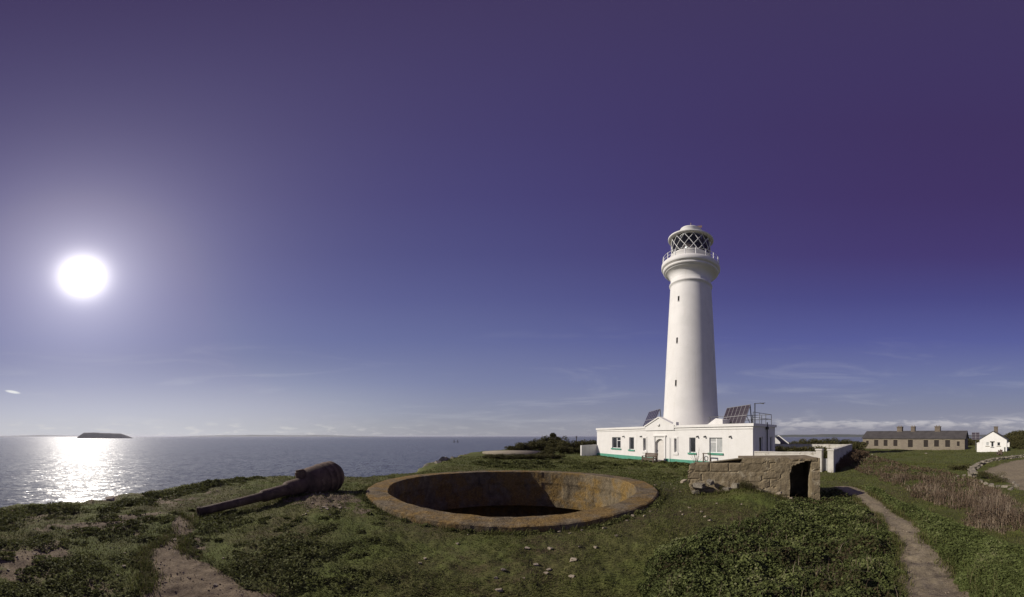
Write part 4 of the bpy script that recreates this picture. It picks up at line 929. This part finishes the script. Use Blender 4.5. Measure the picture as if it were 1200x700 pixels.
# ------------------------------------------------------------------ ruined concrete shelter at the right
q0 = at(807.5, 9.45); q1 = at(961, 9.85); ud = (q1-q0); UL = Vector((ud.x, ud.y, 0)).length; urz = math.atan2(ud.y, ud.x)
ux_ = Vector((ud.x/UL, ud.y/UL)); ruin = thing('concrete_shelter', 'ruined brown concrete shelter with a dark doorway at its right end', 'ruin', (q0.x, q0.y, -2.2), urz)
def rx(px):
    t = math.tan(th(px)); return (t*q0.y-q0.x)/(ux_.x-t*ux_.y)
def rz_(px, py):
    s = rx(px); p = Vector((q0.x+ux_.x*s, q0.y+ux_.y*s)); return p.length*math.tan(rad((Y0-py)/K))+2.2
def rough_wall(name, outline, y0, y1, m, parent, seed=0, amp=.03, step=.04):
    """a wall whose front outline (x,z) is a polygon; front cut into a fine lattice and roughened"""
    xs = [p[0] for p in outline]; zs = [p[1] for p in outline]; nx = int((max(xs)-min(xs))/step)+1; nz_ = int((max(zs)-min(zs))/step)+1
    gx = np.linspace(min(xs), max(xs), nx+1); gz_ = np.linspace(min(zs), max(zs), nz_+1); cxs, czs = (gx[:-1]+gx[1:])/2, (gz_[:-1]+gz_[1:])/2
    CX, CZ = np.meshgrid(cxs, czs, indexing='ij'); jt = (CX < outline[-1][0]-.25)*1.0; ins = inpoly(CX+fbm(CX*6+seed, CZ*6, 2)*.03*jt, CZ+fbm(CX*4+seed, CZ*4+3, 2)*.03*jt, outline); mb = MB(); vid = {}; vs = []; fs = []
    def vi(i, j, k):
        if (i, j, k) not in vid:
            x, z = gx[i], gz_[j]; y = (y0, y1)[k]; d = amp*float(fbm(x*3+seed, z*3+k*7, 5, .6)); bed = (z+.035*float(fbm(x*1.2+seed, 3.3, 3))+.02*float(fbm(x*5, z*5, 2))) % .27; row = int((z+.035*float(fbm(x*1.2+seed, 3.3, 3)))//.27); jx = (x+row*.31+.1*float(fbm(row*3.1, 2.2, 1))) % .62; on = float(fbm(x*1.6+seed, z*1.6, 4, .6)) > -.02
            crack = (.0 if k else (-.024 if on and (bed < .04 or jx < .04) else 0)+.022*float(vn2(int((x+row*.31)//.62)*3.7+row*1.3+.5, row*2.9+.5)))
            vs.append((x+amp*.5*float(fbm(x*5, z*5+9, 2)), y+(d-crack if k == 0 else -d), z+amp*.5*float(fbm(x*5+4, z*5, 2)))); vid[(i, j, k)] = len(vs)-1
        return vid[(i, j, k)]
    S_ = lambda i, j: 0 <= i < nx and 0 <= j < nz_ and ins[i, j]
    for i in range(nx):
        for j in range(nz_):
            if not S_(i, j): continue
            fs.append((vi(i,j,0), vi(i+1,j,0), vi(i+1,j+1,0), vi(i,j+1,0))); fs.append((vi(i,j+1,1), vi(i+1,j+1,1), vi(i+1,j,1), vi(i,j,1)))
            if not S_(i-1, j): fs.append((vi(i,j,0), vi(i,j+1,0), vi(i,j+1,1), vi(i,j,1)))
            if not S_(i+1, j): fs.append((vi(i+1,j,1), vi(i+1,j+1,1), vi(i+1,j+1,0), vi(i+1,j,0)))
            if not S_(i, j-1): fs.append((vi(i,j,1), vi(i+1,j,1), vi(i+1,j,0), vi(i,j,0)))
            if not S_(i, j+1): fs.append((vi(i,j+1,0), vi(i+1,j+1,0), vi(i+1,j+1,1), vi(i,j+1,1)))
    mb.add(vs, fs); return mb.build(name, m, parent)
O = lambda px, py: (rx(px), rz_(px, py))
out = [(rx(807.5), -.3), O(808.5,575), O(806,560), O(807,546), O(815,543), O(840,543.5), O(868.5,543), O(869.5,537.3), O(900,536.8), O(961,537.6), (rx(961), -.4), (rx(952), -.4), O(952, 539.2), O(940,541.8), O(929,545.5), O(926.5,549), (rx(925.5), -.4)]
rough_wall('front_wall', out, 0, .42, M_conc, ruin, 2)
mb = MB(); xa, xb = rx(925.5), rx(961)
mb.box(xb-.10, xb, .43, 1.75, -.4, rz_(961,538)-.06); mb.box(rx(870), xb-.01, 1.752, 1.95, -.4, rz_(961,538)-.05); mb.box(xa-.5, xa-.2, .43, 1.74, -.4, rz_(926,538)-.2)
mb.build('inner_walls', M_conc, ruin)
mb = MB(); zt = rz_(915,538); Mr = Matrix.Translation((0, 0, 0))
mb.prism([(rx(868), zt-.12), (xb+.02, zt-.09), (xb+.02, zt-.012), (rx(868), zt-.02)], .44, 1.98); mb.build('roof_slab', M_conc, ruin)
mb = MB(); a = O(816,543.0); b2 = O(870,536.2); t_ = .035
vsl = []
for (u, z) in ((a[0], a[1]), (b2[0]+.02, b2[1])):
    vsl += [(u, .02, z-t_), (u, .02, z), (u, 1.35, z-.42), (u, 1.35, z-.42-t_)]
mb.add(vsl, [(0,1,2,3), (7,6,5,4), (0,4,5,1), (1,5,6,2), (2,6,7,3), (3,7,4,0)]); mb.build('fallen_slab', M_slab, ruin)
mb = MB(); mb.box(rx(812), rx(868), 1.4, 1.7, -.3, a[1]-.6); mb.build('rear_wall', M_conc, ruin)

# ------------------------------------------------------------------ stones and rubble
def rock_mesh(seed, flat=.6, sub=3):
    import bmesh
    bm = bmesh.new(); bmesh.ops.create_icosphere(bm, subdivisions=sub, radius=1); rr = random.Random(seed); dirs = [(Vector(a)+Vector((rr.gauss(0,.22), rr.gauss(0,.22), rr.gauss(0,.22)))).normalized() for a in ((1,0,0),(-1,0,0),(0,1,0),(0,-1,0),(0,0,1),(0,0,-1),(1,1,0),(-1,.5,1),(.5,-1,1))]; ofs = [rr.uniform(.42,.66) for _ in range(6)]+[rr.uniform(.6,.8) for _ in range(3)]
    for v in bm.verts:
        p = v.co.copy()
        for d, o_ in zip(dirs, ofs):
            k = p.dot(d)
            if k > o_: p -= d*(k-o_)*1.0
        p *= 1+.05*float(fbm(p.x*2+seed, p.y*2+p.z*3, 3)); p.z *= flat; v.co = p
    me = bpy.data.meshes.new('stone'); bm.to_mesh(me); bm.free(); return me
RM = [rock_mesh(s, random.uniform(.5, .8), 2) for s in range(6)]
for m_i in RM: m_i.materials.append(M_stone)
RB = [rock_mesh(s+20, .75, 3) for s in range(4)]
for m_i in RB: m_i.materials.append(M_rock)
def stone(px, py, size_, label, group, big=False, dz=.25, zoff=0):
    size = size_*(1 if big or size_ > .1 else .8); p = G(px, py); me = random.choice(RB if big else RM); o = link('boulder' if big else 'stone', me)
    o.location = (p.x, p.y, p.z+size*dz+zoff); o.scale = (size*random.uniform(.8,1.3), size*random.uniform(.7,1.1), size*random.uniform(.6,1)); o.rotation_euler = (random.uniform(-.3,.3), random.uniform(-.3,.3), random.uniform(0,6.28))
    tag(o, label, 'boulder' if big else 'stone', group); return o
for px, py, s in [(628,620,.055),(655,624,.05),(668,626,.04),(682,622,.035),(708,621,.06),(645,645,.06),(618,646,.07),(590,671,.07),(581,679,.05),(672,659,.075),(643,668,.05),(628,664,.06),(585,692,.07),(679,645,.03),(698,645,.06),(722,633,.05),(640,672,.06),(614,680,.03),(536,640,.05),(492,662,.05),(498,656,.04),(670,676,.05),(600,627,.03),(548,628,.03)]:
    stone(px, py, s, 'small pale stone lying in the turf in front of the pit rim', 'pale stones in front of the pit')
for px, py, s in [(741,605,.08),(748,600,.07),(752,597,.09),(758,594,.07),(762,600,.06),(735,612,.06),(744,594,.06),(755,606,.05),(768,570,.09),(778,566,.06),(772,577,.06),(764,585,.05),(798,578,.05),(786,567,.05),(728,603,.06)]:
    stone(px, py, s, 'pale stone in the loose heap beside the right edge of the pit', 'stones beside the right of the pit')
for px, py, s in [(808,595,.07),(822,601,.06),(800,603,.05),(798,600,.04),(826,607,.06),(832,612,.07),(840,592,.05),(869,592,.05),(868,614,.07),(812,575,.06),(796,578,.06),(803,568,.05),(790,574,.05),(830,575,.05),(877,624,.05),(905,612,.05),(801,590,.04)]:
    stone(px, py, s, 'pale stone on the grassy slope below the concrete shelter', 'stones on the slope below the shelter')
for px, py, s, lb in [(851,571,.19,'squared pale block leaning against the foot of the concrete shelter'),(863,566,.24,'large flat grey block at the foot of the shelter wall'),(832,562,.2,'grey block beside the dark weeds at the shelter foot'),(889,572,.16,'reddish block lying under the middle of the shelter wall'),(911,575,.13,'small broken block below the cracked part of the shelter wall'),(820,566,.24,'broken lump at the left corner of the shelter'),(815,578,.19,'lowest lump of masonry at the left foot of the shelter'),(802,561,.14,'flat slab poking out left of the shelter'),(925,581,.11,'small orange block beside the shelter doorway')]:
    o = stone(px, py, s, lb, None, big=s > .17)
    u_ = rx(px); off = random.uniform(.16, .34) if s < .2 else .22; o.location.x = q0.x+ux_.x*u_+ux_.y*off; o.location.y = q0.y+ux_.y*u_-ux_.x*off
    o.location.z = max(Hs(o.location.x, o.location.y)+s*.2, -o.location.xy.length*math.tan(rad((py+3-Y0)/K)))
for px, py, s in [(262,655,.04),(190,641,.05),(200,643,.04),(175,648,.035),(186,668,.04),(253,687,.05),(205,636,.05),(182,634,.05),(168,660,.03),(40,650,.04),(28,668,.05),(60,640,.03),(145,665,.04),(138,676,.04),(172,690,.04),(20,655,.04),(156,655,.04),(10,668,.04),(196,632,.06),(165,672,.04)]:
    stone(px, py, s, 'small brown stone on the bare earth of the left slope', 'brown stones on the left slope')
for i in range(26):
    px, py = random.gauss(378, 16), random.gauss(592, 8); stone(px, py, random.uniform(.03, .075), 'clod of earth and stone on the bank in front of the cannon', 'clods on the bank by the cannon')
for px, py, D, s, lb in [(127,0,11.2,.2,'small dark rock on the left cliff edge')]:
    stone(129, 584, s, lb, None)
# rocks on the headland cliff
for px, D, z, s in [(515,25,-2.35,.75),(519,26,-2.15,.7),(523,28,-2.2,.5),(531,32,-2.35,.5),(540,34,-2.4,.4),(546,37,-2.35,.4),(509,23,-2.4,.3)]:
    o = link('boulder', random.choice(RB)); p = at(px, D); o.location = (p.x, p.y, z); o.scale = (s, s*.8, s*.7); o.rotation_euler = (random.random(), random.random(), random.random()*6)
    tag(o, 'pale grey boulder on the rocky edge of the headland beyond the pit', 'boulder', 'boulders on the headland edge')
# dry stone wall round the bare yard
dw = thing('dry_stone_wall', 'low tumbled dry stone wall round the bare yard on the right', 'stone wall', G(1137, 553))
line = [G(1141, 561), G(1137, 555), G(1143, 549), G(1152, 545), G(1165, 541.5), G(1178, 539), G(1192, 536.5), G(1204, 535)]; mb = MB(); rr = random.Random(3)
for i in range(len(line)-1):
    a, b2 = line[i], line[i+1]; n = max(2, int((b2-a).length/.34))
    for k in range(n):
        for lay in range(2):
            p = a.lerp(b2, (k+rr.random()*.6)/n); me = rr.choice(RM); s = rr.uniform(.13, .34); Mx = Matrix.Translation((p.x+rr.uniform(-.12,.12)-dw.location.x, p.y+rr.uniform(-.12,.12)-dw.location.y, Hs(p.x, p.y)+.08+lay*.24-dw.location.z)) @ Matrix.Rotation(rr.random()*6, 4, 'Z') @ Matrix.Diagonal((s*1.2, s, s*.8, 1))
            mb.add([Mx @ v.co for v in me.vertices], [tuple(f.vertices) for f in me.polygons])
mb.build('stones', M_rock, dw)
for px, py, s in [(1150,566,.22),(1156,569,.2),(1162,571,.25),(1170,572,.2),(1177,573,.25),(1185,575,.2),(1192,572,.22),(1188,568,.2),(1181,563,.2),(1174,560,.18),(1130,558,.2),(1122,559,.18),(1085,532.5,.3),(1022,533,.25)]:
    stone(px, py, s, 'grey stone lying in the grass near the bare yard on the right', 'grey stones near the bare yard', big=True)

# concrete emplacement on the headland
ec = at(604, 38); ez = -1.95
em = thing('gun_platform', 'flat pale concrete platform on the headland beyond the pit', 'platform', (ec.x, ec.y, ez-.9))
mb = MB(); mb.lathe([(3.95,-.3),(3.9,.6)], 40); mb.build('retaining_wall', M_conc, em)
mb = MB(); mb.lathe([(3.95,.62),(4.12,.72),(4.12,.88),(0.01,.93)], 40); mb.build('slab', M_slab, em)

# ------------------------------------------------------------------ shrubs
def shrub_mesh(seed, n=2600, w=1., h=1., leaf=.10):
    g = np.random.default_rng(seed); nl = 9; c = np.stack([g.uniform(-.65,.65,nl)*w, g.uniform(-.5,.5,nl)*w, g.uniform(.25,.75,nl)*h], 1); r = g.uniform(.25,.48,nl)
    k = g.integers(0, nl, n); d = g.normal(size=(n,3)); d /= np.linalg.norm(d, axis=1)[:,None]; rr_ = g.random(n)**.35
    P = c[k]+d*(r[k]*rr_)[:,None]*np.array([w, w, h]); P[:,2] = np.maximum(P[:,2], .02)
    return quad_leaves('foliage', P, leaf*(.6+.8*g.random(n)), M_shrub, .2, .7, rnd=np.clip(.3+.3*g.random(nl)[k], 0, 1), seed=seed+1)
SM = [shrub_mesh(s) for s in range(4)]; SMF = [shrub_mesh(s+10, 3000, leaf=.05) for s in range(3)]
SMB = [shrub_mesh(s+30, 3000, leaf=.07) for s in range(2)]
for m_i in SMB: m_i.materials[0] = M_fern
sm_ = MB()
for i in range(7):
    a = i*.9; sm_.tube([(0,0,-.1), (.15*math.cos(a), .15*math.sin(a), .3), (.4*math.cos(a), .35*math.sin(a), .65)], [.035,.025,.012], 5)
stem_me = None
def shrub(px, D, w, h, label, group, z=None, fine=False, brown=False):
    global stem_me
    p = at(px, D); z = Hs(p.x, p.y) if z is None else z
    s = thing('shrub', label, 'shrub', (p.x, p.y, z-.05), random.uniform(0, 6.28), group); s.scale = (w/2, w/2, h*.88)
    f = link('foliage', random.choice(SMB if brown else SMF if fine else SM), None, s)
    if stem_me is None:
        o = sm_.build('stem', M_wood, s); stem_me = o.data
    else: link('stem', stem_me, None, s)
    return s
for px, D, w, h in [(600,48,3.2,1.0),(612,50,4,1.5),(622,52,4.5,1.9),(633,54,5,2.1),(641,52,3.5,1.7),(652,55,4.5,2.0),(662,52,4.2,1.9),(672,56,4.6,1.9),(684,58,5,2.1),(694,56,4.5,2.1),(706,66,5,2.2),(646,46,2.6,1.1),(660,45,2.8,1.2),(671,46,3,1.1),(683,47,3,1.2)]:
    shrub(px, D, w, h, 'scrubby bush in the thicket left of the lighthouse', 'bushes in the thicket left of the lighthouse')
for px, D, w, h in ((643,56,4,2.7),(650,57,4.4,2.9),(656,57,4,2.7),(636,56,4,2.3)):
    shrub(px, D, w, h, 'scrubby bush in the thicket left of the lighthouse', 'bushes in the thicket left of the lighthouse')
shrub(640, 35, 2.2, 1.05, 'dark bush directly right of the concrete platform on the headland', None)
for px, D, w, h in [(575,31,2.2,.5),(586,30.5,2.6,.55),(597,30.5,2.6,.5),(609,31,2.6,.55),(622,31,2.6,.6),(634,31,2.2,.6),(648,33,2.6,.6)]:
    shrub(px, D, w, h, 'low dark bush growing below the edge of the concrete platform', 'bushes below the headland platform')
tp = at(648, 58); tr_ = thing('small_tree', 'small round-headed tree standing above the thicket on the skyline', 'tree', (tp.x, tp.y, Hs(tp.x, tp.y)-.1))
mb = MB(); mb.tube([(0,0,0), (.05,.02,1.4), (-.03,0,2.5)], [.12,.08,.05], 8); mb.build('trunk', M_wood, tr_)
g = np.random.default_rng(9); n = 1300; d = g.normal(size=(n,3)); d /= np.linalg.norm(d, axis=1)[:,None]; P = d*(g.random(n)**.4)[:,None]*np.array([.62,.62,.5])+np.array([0,0,2.85])
link('crown', quad_leaves('crown', P, .14*(.6+.8*g.random(n)), M_shrub, .2, .8, rnd=np.full(n, .2), seed=4), None, tr_)
post = at(675.5, 60); ps = thing('marker_post', 'short dark post rising from the thicket near the white wall', 'post', (post.x, post.y, Hs(post.x, post.y)-.1))
mb = MB(); mb.box(-.07,.07,-.07,.07,0,2.5); mb.build('shaft', M_wood, ps); mb = MB(); mb.box(-.14,.14,-.12,.12,2.502,2.7); mb.build('cap', M_wood, ps)
for px, D, w, h in [(906,54,3,1.2),(915,56,4,1.4),(925,58,4.5,2.0),(934,60,4.5,2.2),(944,62,5,2.6),(953,64,5,2.9),(962,66,5,2.5),(971,64,5,3.0),(980,66,5,2.7),(989,68,5,2.6),(997,66,5,2.5),(1005,72,5.5,2.4),(1012,92,6,2.2),(1002,86,6,2.2)]:
    shrub(px, D, w, h, 'dark bush in the row beyond the back wall of the garden', 'bushes beyond the walled garden')
for px, D, w, h in [(905,36,3.2,1.75),(913,37,3.4,1.7),(922,38,3.4,1.75),(931,38,3.6,1.8),(941,38.5,3.6,1.7),(951,38,3.6,1.75),(961,37,3.4,1.7),(970,36,3,1.55),(978,34.5,2.6,1.35),(985,36.5,2.2,1.3)]:
    shrub(px, D, w, h, 'low tangled bush growing inside the walled garden', 'bushes inside the walled garden')
for px, D, w, h in [(982,24.5,1.5,.75),(987,27,1.9,1.0),(992,29.5,2.2,1.15),(997,33,2.6,1.35),(1002,37,3,1.4),(1007,41,3.2,1.3),(1013,44,3.2,1.1)]:
    s = shrub(px, D, w, h, 'brown tangled bush along the outside of the side garden wall', 'bushes outside the side garden wall', brown=True)
for px, D, w, h in [(1136,100,6,2.6),(1128,104,6,2.4),(1142,98,5,2.4),(1186,98,6,2.3),(1192,104,7,2.6),(1199,108,7,2.6),(1206,112,7,2.8),(1183,120,7,3.4),(1190,128,8,3.4),(1198,134,8,3.2),(1186,88,4,1.6),(1194,84,4.5,1.4),(1202,86,4.5,1.8),(1188,76,3,1.0),(1198,72,3,1.0)]:
    shrub(px, D, w, h, 'bush on the scrubby slope behind the white cottage', 'bushes on the slope behind the cottage')
shrub(1128, 26.5, 2.6, .55, 'low dark green bush in the grass left of the tumbled wall', None)
shrub(1160, 19.5, 2.2, .6, 'rounded dark bush on the edge of the bare yard', None, fine=True)
shrub(1171, 18, 1.9, .35, 'low bush just right of the rounded dark one at the yard edge', None, fine=True)
for px, py, w, h in [(843,566,.55,.3),(872,564,.7,.4),(879,568,.6,.3),(916,573,.45,.22),(902,572,.3,.15)]:
    u_ = rx(px); p = Vector((q0.x+ux_.x*u_+ux_.y*.3, q0.y+ux_.y*u_-ux_.x*.3, 0)); shrub(px, p.xy.length, w, h, 'tuft of dark leafy weeds at the foot of the shelter wall', 'weed tufts at the shelter foot', fine=True)

# ------------------------------------------------------------------ barracks
bL = at(1011, 86); bR = at(1130.5, 77.2); bd = Vector((bR.x-bL.x, bR.y-bL.y)); BL = bd.length; brz = math.atan2(bd.y, bd.x); bz = -3.5
bar = thing('barracks', 'long brown stone barracks with grey slate roof and boarded windows', 'building', (bL.x, bL.y, bz), brz)
bu = bd/BL
def bx_(px):
    t = math.tan(th(px)); return (t*bL.y-bL.x)/(bu.x-t*bu.y)
ops = []; wd = [(1016.5,.8,.95,2.1),(1026.8,1.25,.5,2.35),(1037.8,1.15,.55,2.35),(1049.3,1.15,.55,2.35),(1066.8,1.35,.3,2.4),(1085,1.2,.4,2.35),(1097.5,1.25,.5,2.35),(1110.5,1.25,.45,2.35),(1123,.7,.7,2.0)]
for px, w, z0, z1 in wd:
    c_ = bx_(px); ops.append((c_-w*.5, c_+w*.5, z0+.25, z1+.15))
BE = 3.05; BD = 6.2; RISE = 1.85
mb = MB(); wall_mesh(mb, 0, BL, BE, 0, .45, ops); mb.box(0, BL, BD-.45, BD, 0, BE)
for xx in (0, BL-.45):
    Mg = Matrix.Translation((xx, 0, 0)) @ Matrix.Rotation(rad(90), 4, 'Z')
    mb.prism([(.452, -.3), (BD-.452, -.3), (BD-.452, BE), (BD/2, BE+RISE-.25), (.452, BE)], -.45, 0, Mg)
mb.box(0, BL, .0, .45, -.6, -.002)
m_br, T, b = new_mat('coursed_brown_stone')
co = T.new('ShaderNodeTexCoord').outputs['Object']; mp2 = T.new('ShaderNodeMapping'); T.l.new(co, mp2.inputs[0]); mp2.inputs['Rotation'].default_value = (rad(90), 0, 0)
br = T.new('ShaderNodeTexBrick'); T.l.new(mp2.outputs[0], br.inputs['Vector']); br.inputs['Scale'].default_value = 1; br.inputs['Brick Width'].default_value = .55; br.inputs['Row Height'].default_value = .24; br.inputs['Mortar Size'].default_value = .02
br.inputs['Color1'].default_value = (.215,.18,.13,1); br.inputs['Color2'].default_value = (.165,.138,.10,1); br.inputs['Mortar'].default_value = (.25,.22,.17,1)
T.put(b.inputs['Base Color'], T.mix(T.mapr(T.noise(co, .7, 6, .6), .35, .65, .0, .6), br.outputs[0], (.155,.125,.10,1))); b.inputs['Roughness'].default_value = .95
mb.build('wall', m_br, bar)
for op in ops:
    w_ = MB(); u0, u1, z0, z1 = op; w_.box(u0, u1, .12, .17, z0, z1); w_ = w_.build('shutter', mat('brown_board', (.030,.022,.017), (.018,.014,.012), 4, .8) if 'brown_board' not in bpy.data.materials else bpy.data.materials['brown_board'], bar)
    mb = MB(); mb.box(u0-.1, u1+.1, -.06, .1, z0-.16, z0-.003); mb.build('sill', M_slab, w_); mb = MB(); mb.box(u0-.12, u1+.12, -.03, -.002, z1+.003, z1+.22); mb.build('lintel', M_slab, w_)
mb = MB(); ov = .3; sl_ = RISE/(BD/2)
for y_e, y_r in ((-ov, BD/2), (BD+ov, BD/2)):
    z_e = BE-ov*sl_+.05; z_r = BE+RISE+.05; t_ = .12
    mb.add([(-ov, y_e, z_e), (BL+ov, y_e, z_e), (BL+ov, y_r, z_r), (-ov, y_r, z_r), (-ov, y_e, z_e-t_), (BL+ov, y_e, z_e-t_), (BL+ov, y_r, z_r-t_), (-ov, y_r, z_r-t_)], [(0,1,2,3), (7,6,5,4), (0,4,5,1), (1,5,6,2), (3,7,4,0)])
rfb = mb.build('roof', M_slate, bar)
for px in (1048.8, 1064.8, 1094.5):
    c_ = bx_(px)+.3; mb = MB(); w = .75 if px != 1064.8 else .55; mb.box(c_-w, c_+w, BD/2-.5, BD/2+.5, BE+RISE-.6, BE+RISE+1.05); mb.box(c_-w-.1, c_+w+.1, BD/2-.6, BD/2+.6, BE+RISE+1.052, BE+RISE+1.22); ch = mb.build('chimney', M_chim, rfb)
    mb = MB()
    for dx in (-.35, .35): mb = MB(); mb.tube([(c_+dx, BD/2, BE+RISE+1.2), (c_+dx, BD/2, BE+RISE+1.5)], .14, 8); mb.build('chimney_pot', M_brick, ch)

# ------------------------------------------------------------------ white cottage
cc = at(1148, 65.5); cr_ = at(1179.8, 65.0); cd_ = Vector((cr_.x-cc.x, cr_.y-cc.y)); CW = cd_.length; crz = math.atan2(cd_.y, cd_.x); cz = -3.45
cot = thing('white_cottage', 'small white cottage with its gable end towards the field', 'cottage', (cc.x, cc.y, cz), crz)
CE = 2.75; CR = 1.75; CD = 8.
co_ = [(1.35, 2.05, 1.35, 2.15), (2.45, 3.05, 1.1, 2.2), (3.75, 4.45, 1.35, 2.15), (CW-.62, CW-.2, .05, 1.1)]
mb = MB(); wall_mesh(mb, 0, CW, CE, 0, .3, co_); mb.box(0, .3, .302, CD, 0, CE); mb.box(CW-.3, CW, .302, CD, 0, CE); mb.box(.302, CW-.302, CD-.3, CD, 0, CE); mb.box(0, CW, 0, .3, -.6, -.002)
for y_ in (0, CD-.3): mb.prism([(0, CE+.002), (CW, CE+.002), (CW/2, CE+CR)], y_, y_+.3)
mb.build('wall', M_white, cot)
mb = MB()
for sx in (0, 1):
    xe = -.25 if sx == 0 else CW+.25; ze = CE-.25*CR/(CW/2)+.06; zr = CE+CR+.06
    mb.add([(xe,-.15,ze),(CW/2,-.15,zr),(CW/2,CD+.15,zr),(xe,CD+.15,ze),(xe,-.15,ze-.12),(CW/2,-.15,zr-.12),(CW/2,CD+.15,zr-.12),(xe,CD+.15,ze-.12)], [(0,1,2,3),(7,6,5,4),(0,4,5,1),(3,7,4,0),(2,6,7,3)])
rc = mb.build('roof', M_slate, cot)
mb = MB(); mb.box(CW/2-.1, CW/2+.75, 3.2, 4.0, CE+CR-.3, CE+CR+1.0); mb.box(CW/2-.18, CW/2+.83, 3.12, 4.08, CE+CR+1.002, CE+CR+1.12); ch = mb.build('chimney', M_chim, rc)
for i, op in enumerate(co_):
    u0, u1, z0, z1 = op; mb = MB(); f = .07
    mb.box(u0, u1, .08, .13, z0, z0+f); mb.box(u0, u1, .08, .13, z1-f, z1); mb.box(u0, u0+f, .08, .13, z0+f, z1-f); mb.box(u1-f, u1, .08, .13, z0+f, z1-f)
    w_ = mb.build('window' if i < 3 else 'door', M_frame, cot); mb = MB(); mb.box(u0+.02, u1-.02, .10, .115, z0+.02, z1-.02); mb.build('pane' if i < 3 else 'door_panel', M_glass if i % 2 else M_blind if i == 0 else M_glass, w_)
    if i < 3: mb = MB(); mb.box(u0-.1, u1+.1, -.08, .07, z0-.12, z0-.002); mb.build('sill', M_black if i == 1 else M_slab, w_)
mb = MB(); mb.box(2.25, 3.25, -.25, -.002, 2.24, 2.34); mb.build('porch_hood', M_slate, cot)
mb = MB(); mb.box(-.75, -.003, 1.0, 3.5, -.1, 1.9); mb.prism([(-.85,1.902),(-.003,1.902),(-.003,2.25)], .95, 3.55); mb.build('lean_to', M_white, cot)
mb = MB(); mb.box(CW+.003, CW+.55, 1.0, 2.2, 1.1, 2.1); mb.build('side_bay', M_white, cot)
sp_ = at(1143.6, 74); solar('tall blue solar array on a post between the barracks and cottage', (sp_.x, sp_.y, Hs(sp_.x, sp_.y)), math.atan2(-sp_.x, sp_.y)+rad(4), 1.95, 2.0, rad(62), 4, 2, pole=2.6)
bt = G(1171, 534); gx_ = thing('log_pile', 'dark pile of old timber and stones by the cottage corner', 'pile', bt); mb = MB(); rr = random.Random(8)
for i in range(16):
    a = rr.uniform(-1.4, 1.2); mb.bar((a, rr.uniform(-.4,.4), rr.uniform(.05,.5)), (a+rr.uniform(.5,1.2), rr.uniform(-.6,.6), rr.uniform(.1,.95)), .16)
mb.build('timber', M_wood, gx_)

# white gabled outbuilding just right of the keepers' house
ob = at(904, 52); ob2 = at(917.5, 52); od = Vector((ob2.x-ob.x, ob2.y-ob.y)); OW = 2.9
outb = thing('white_outbuilding', 'white outbuilding with twin raised gable walls behind the keepers house', 'outbuilding', (ob.x, ob.y, GZ-.1), math.atan2(od.y, od.x))
mb = MB(); Lw = 2.4; hB = 2.1; hT = 3.15
mb.prism([(-1.6, 0), (1.5, 0), (1.5, 1.85), (.45, 2.85), (-1.6, 1.0)], 0, .35); mb.build('front_gable', M_white, outb)
mb = MB(); mb.prism([(-1.2, 0), (3.15, 0), (3.15, 1.6), (1.26, 3.05), (-1.2, 1.2)], 4.5, 4.85); mb.build('rear_gable', M_white, outb)
mb = MB(); fa_ = [(-1.5, .8), (.45, 2.68), (1.52, 1.68)]; fb_ = [(-1.1, 1.0), (1.24, 2.86), (3.05, 1.42)]
vv = [(x_, .352, z_) for x_, z_ in fa_]+[(x_, 4.498, z_) for x_, z_ in fb_]
mb.add(vv, [(0,1,4,3), (1,2,5,4), (0,3,5,2), (0,2,1), (3,4,5)]); mb.build('roof', M_slate, outb)
mb = MB(); mb.box(-1.4, 1.4, .352, 4.498, 0, .95); mb.build('side_wall', M_white, outb)

# buoys far out
for px, lb in ((532.2, 'left of the two dark buoys far out on the sea'), (536.2, 'right of the two dark buoys far out on the sea')):
    p = at(px, 1500, SEAZ); bo = thing('buoy', lb, 'buoy', p, 0, 'buoys on the sea'); bo.scale = (2.2, 2.2, 1.6)
    mb = MB(); mb.lathe([(.1,-.5),(2.4,-.3),(2.6,1.2),(1.2,1.8)], 20); mb.build('float', M_black, bo)
    mb = MB()
    for k in range(4): a = k*1.571; mb.bar((1.1*math.cos(a), 1.1*math.sin(a), 1.7), (.3*math.cos(a), .3*math.sin(a), 6.2), .3)
    mb.lathe([(.1,6.2),(.9,6.3),(.1,8)], 8); mb.build('tower_frame', M_black, bo)
print('objects', len(bpy.data.objects))
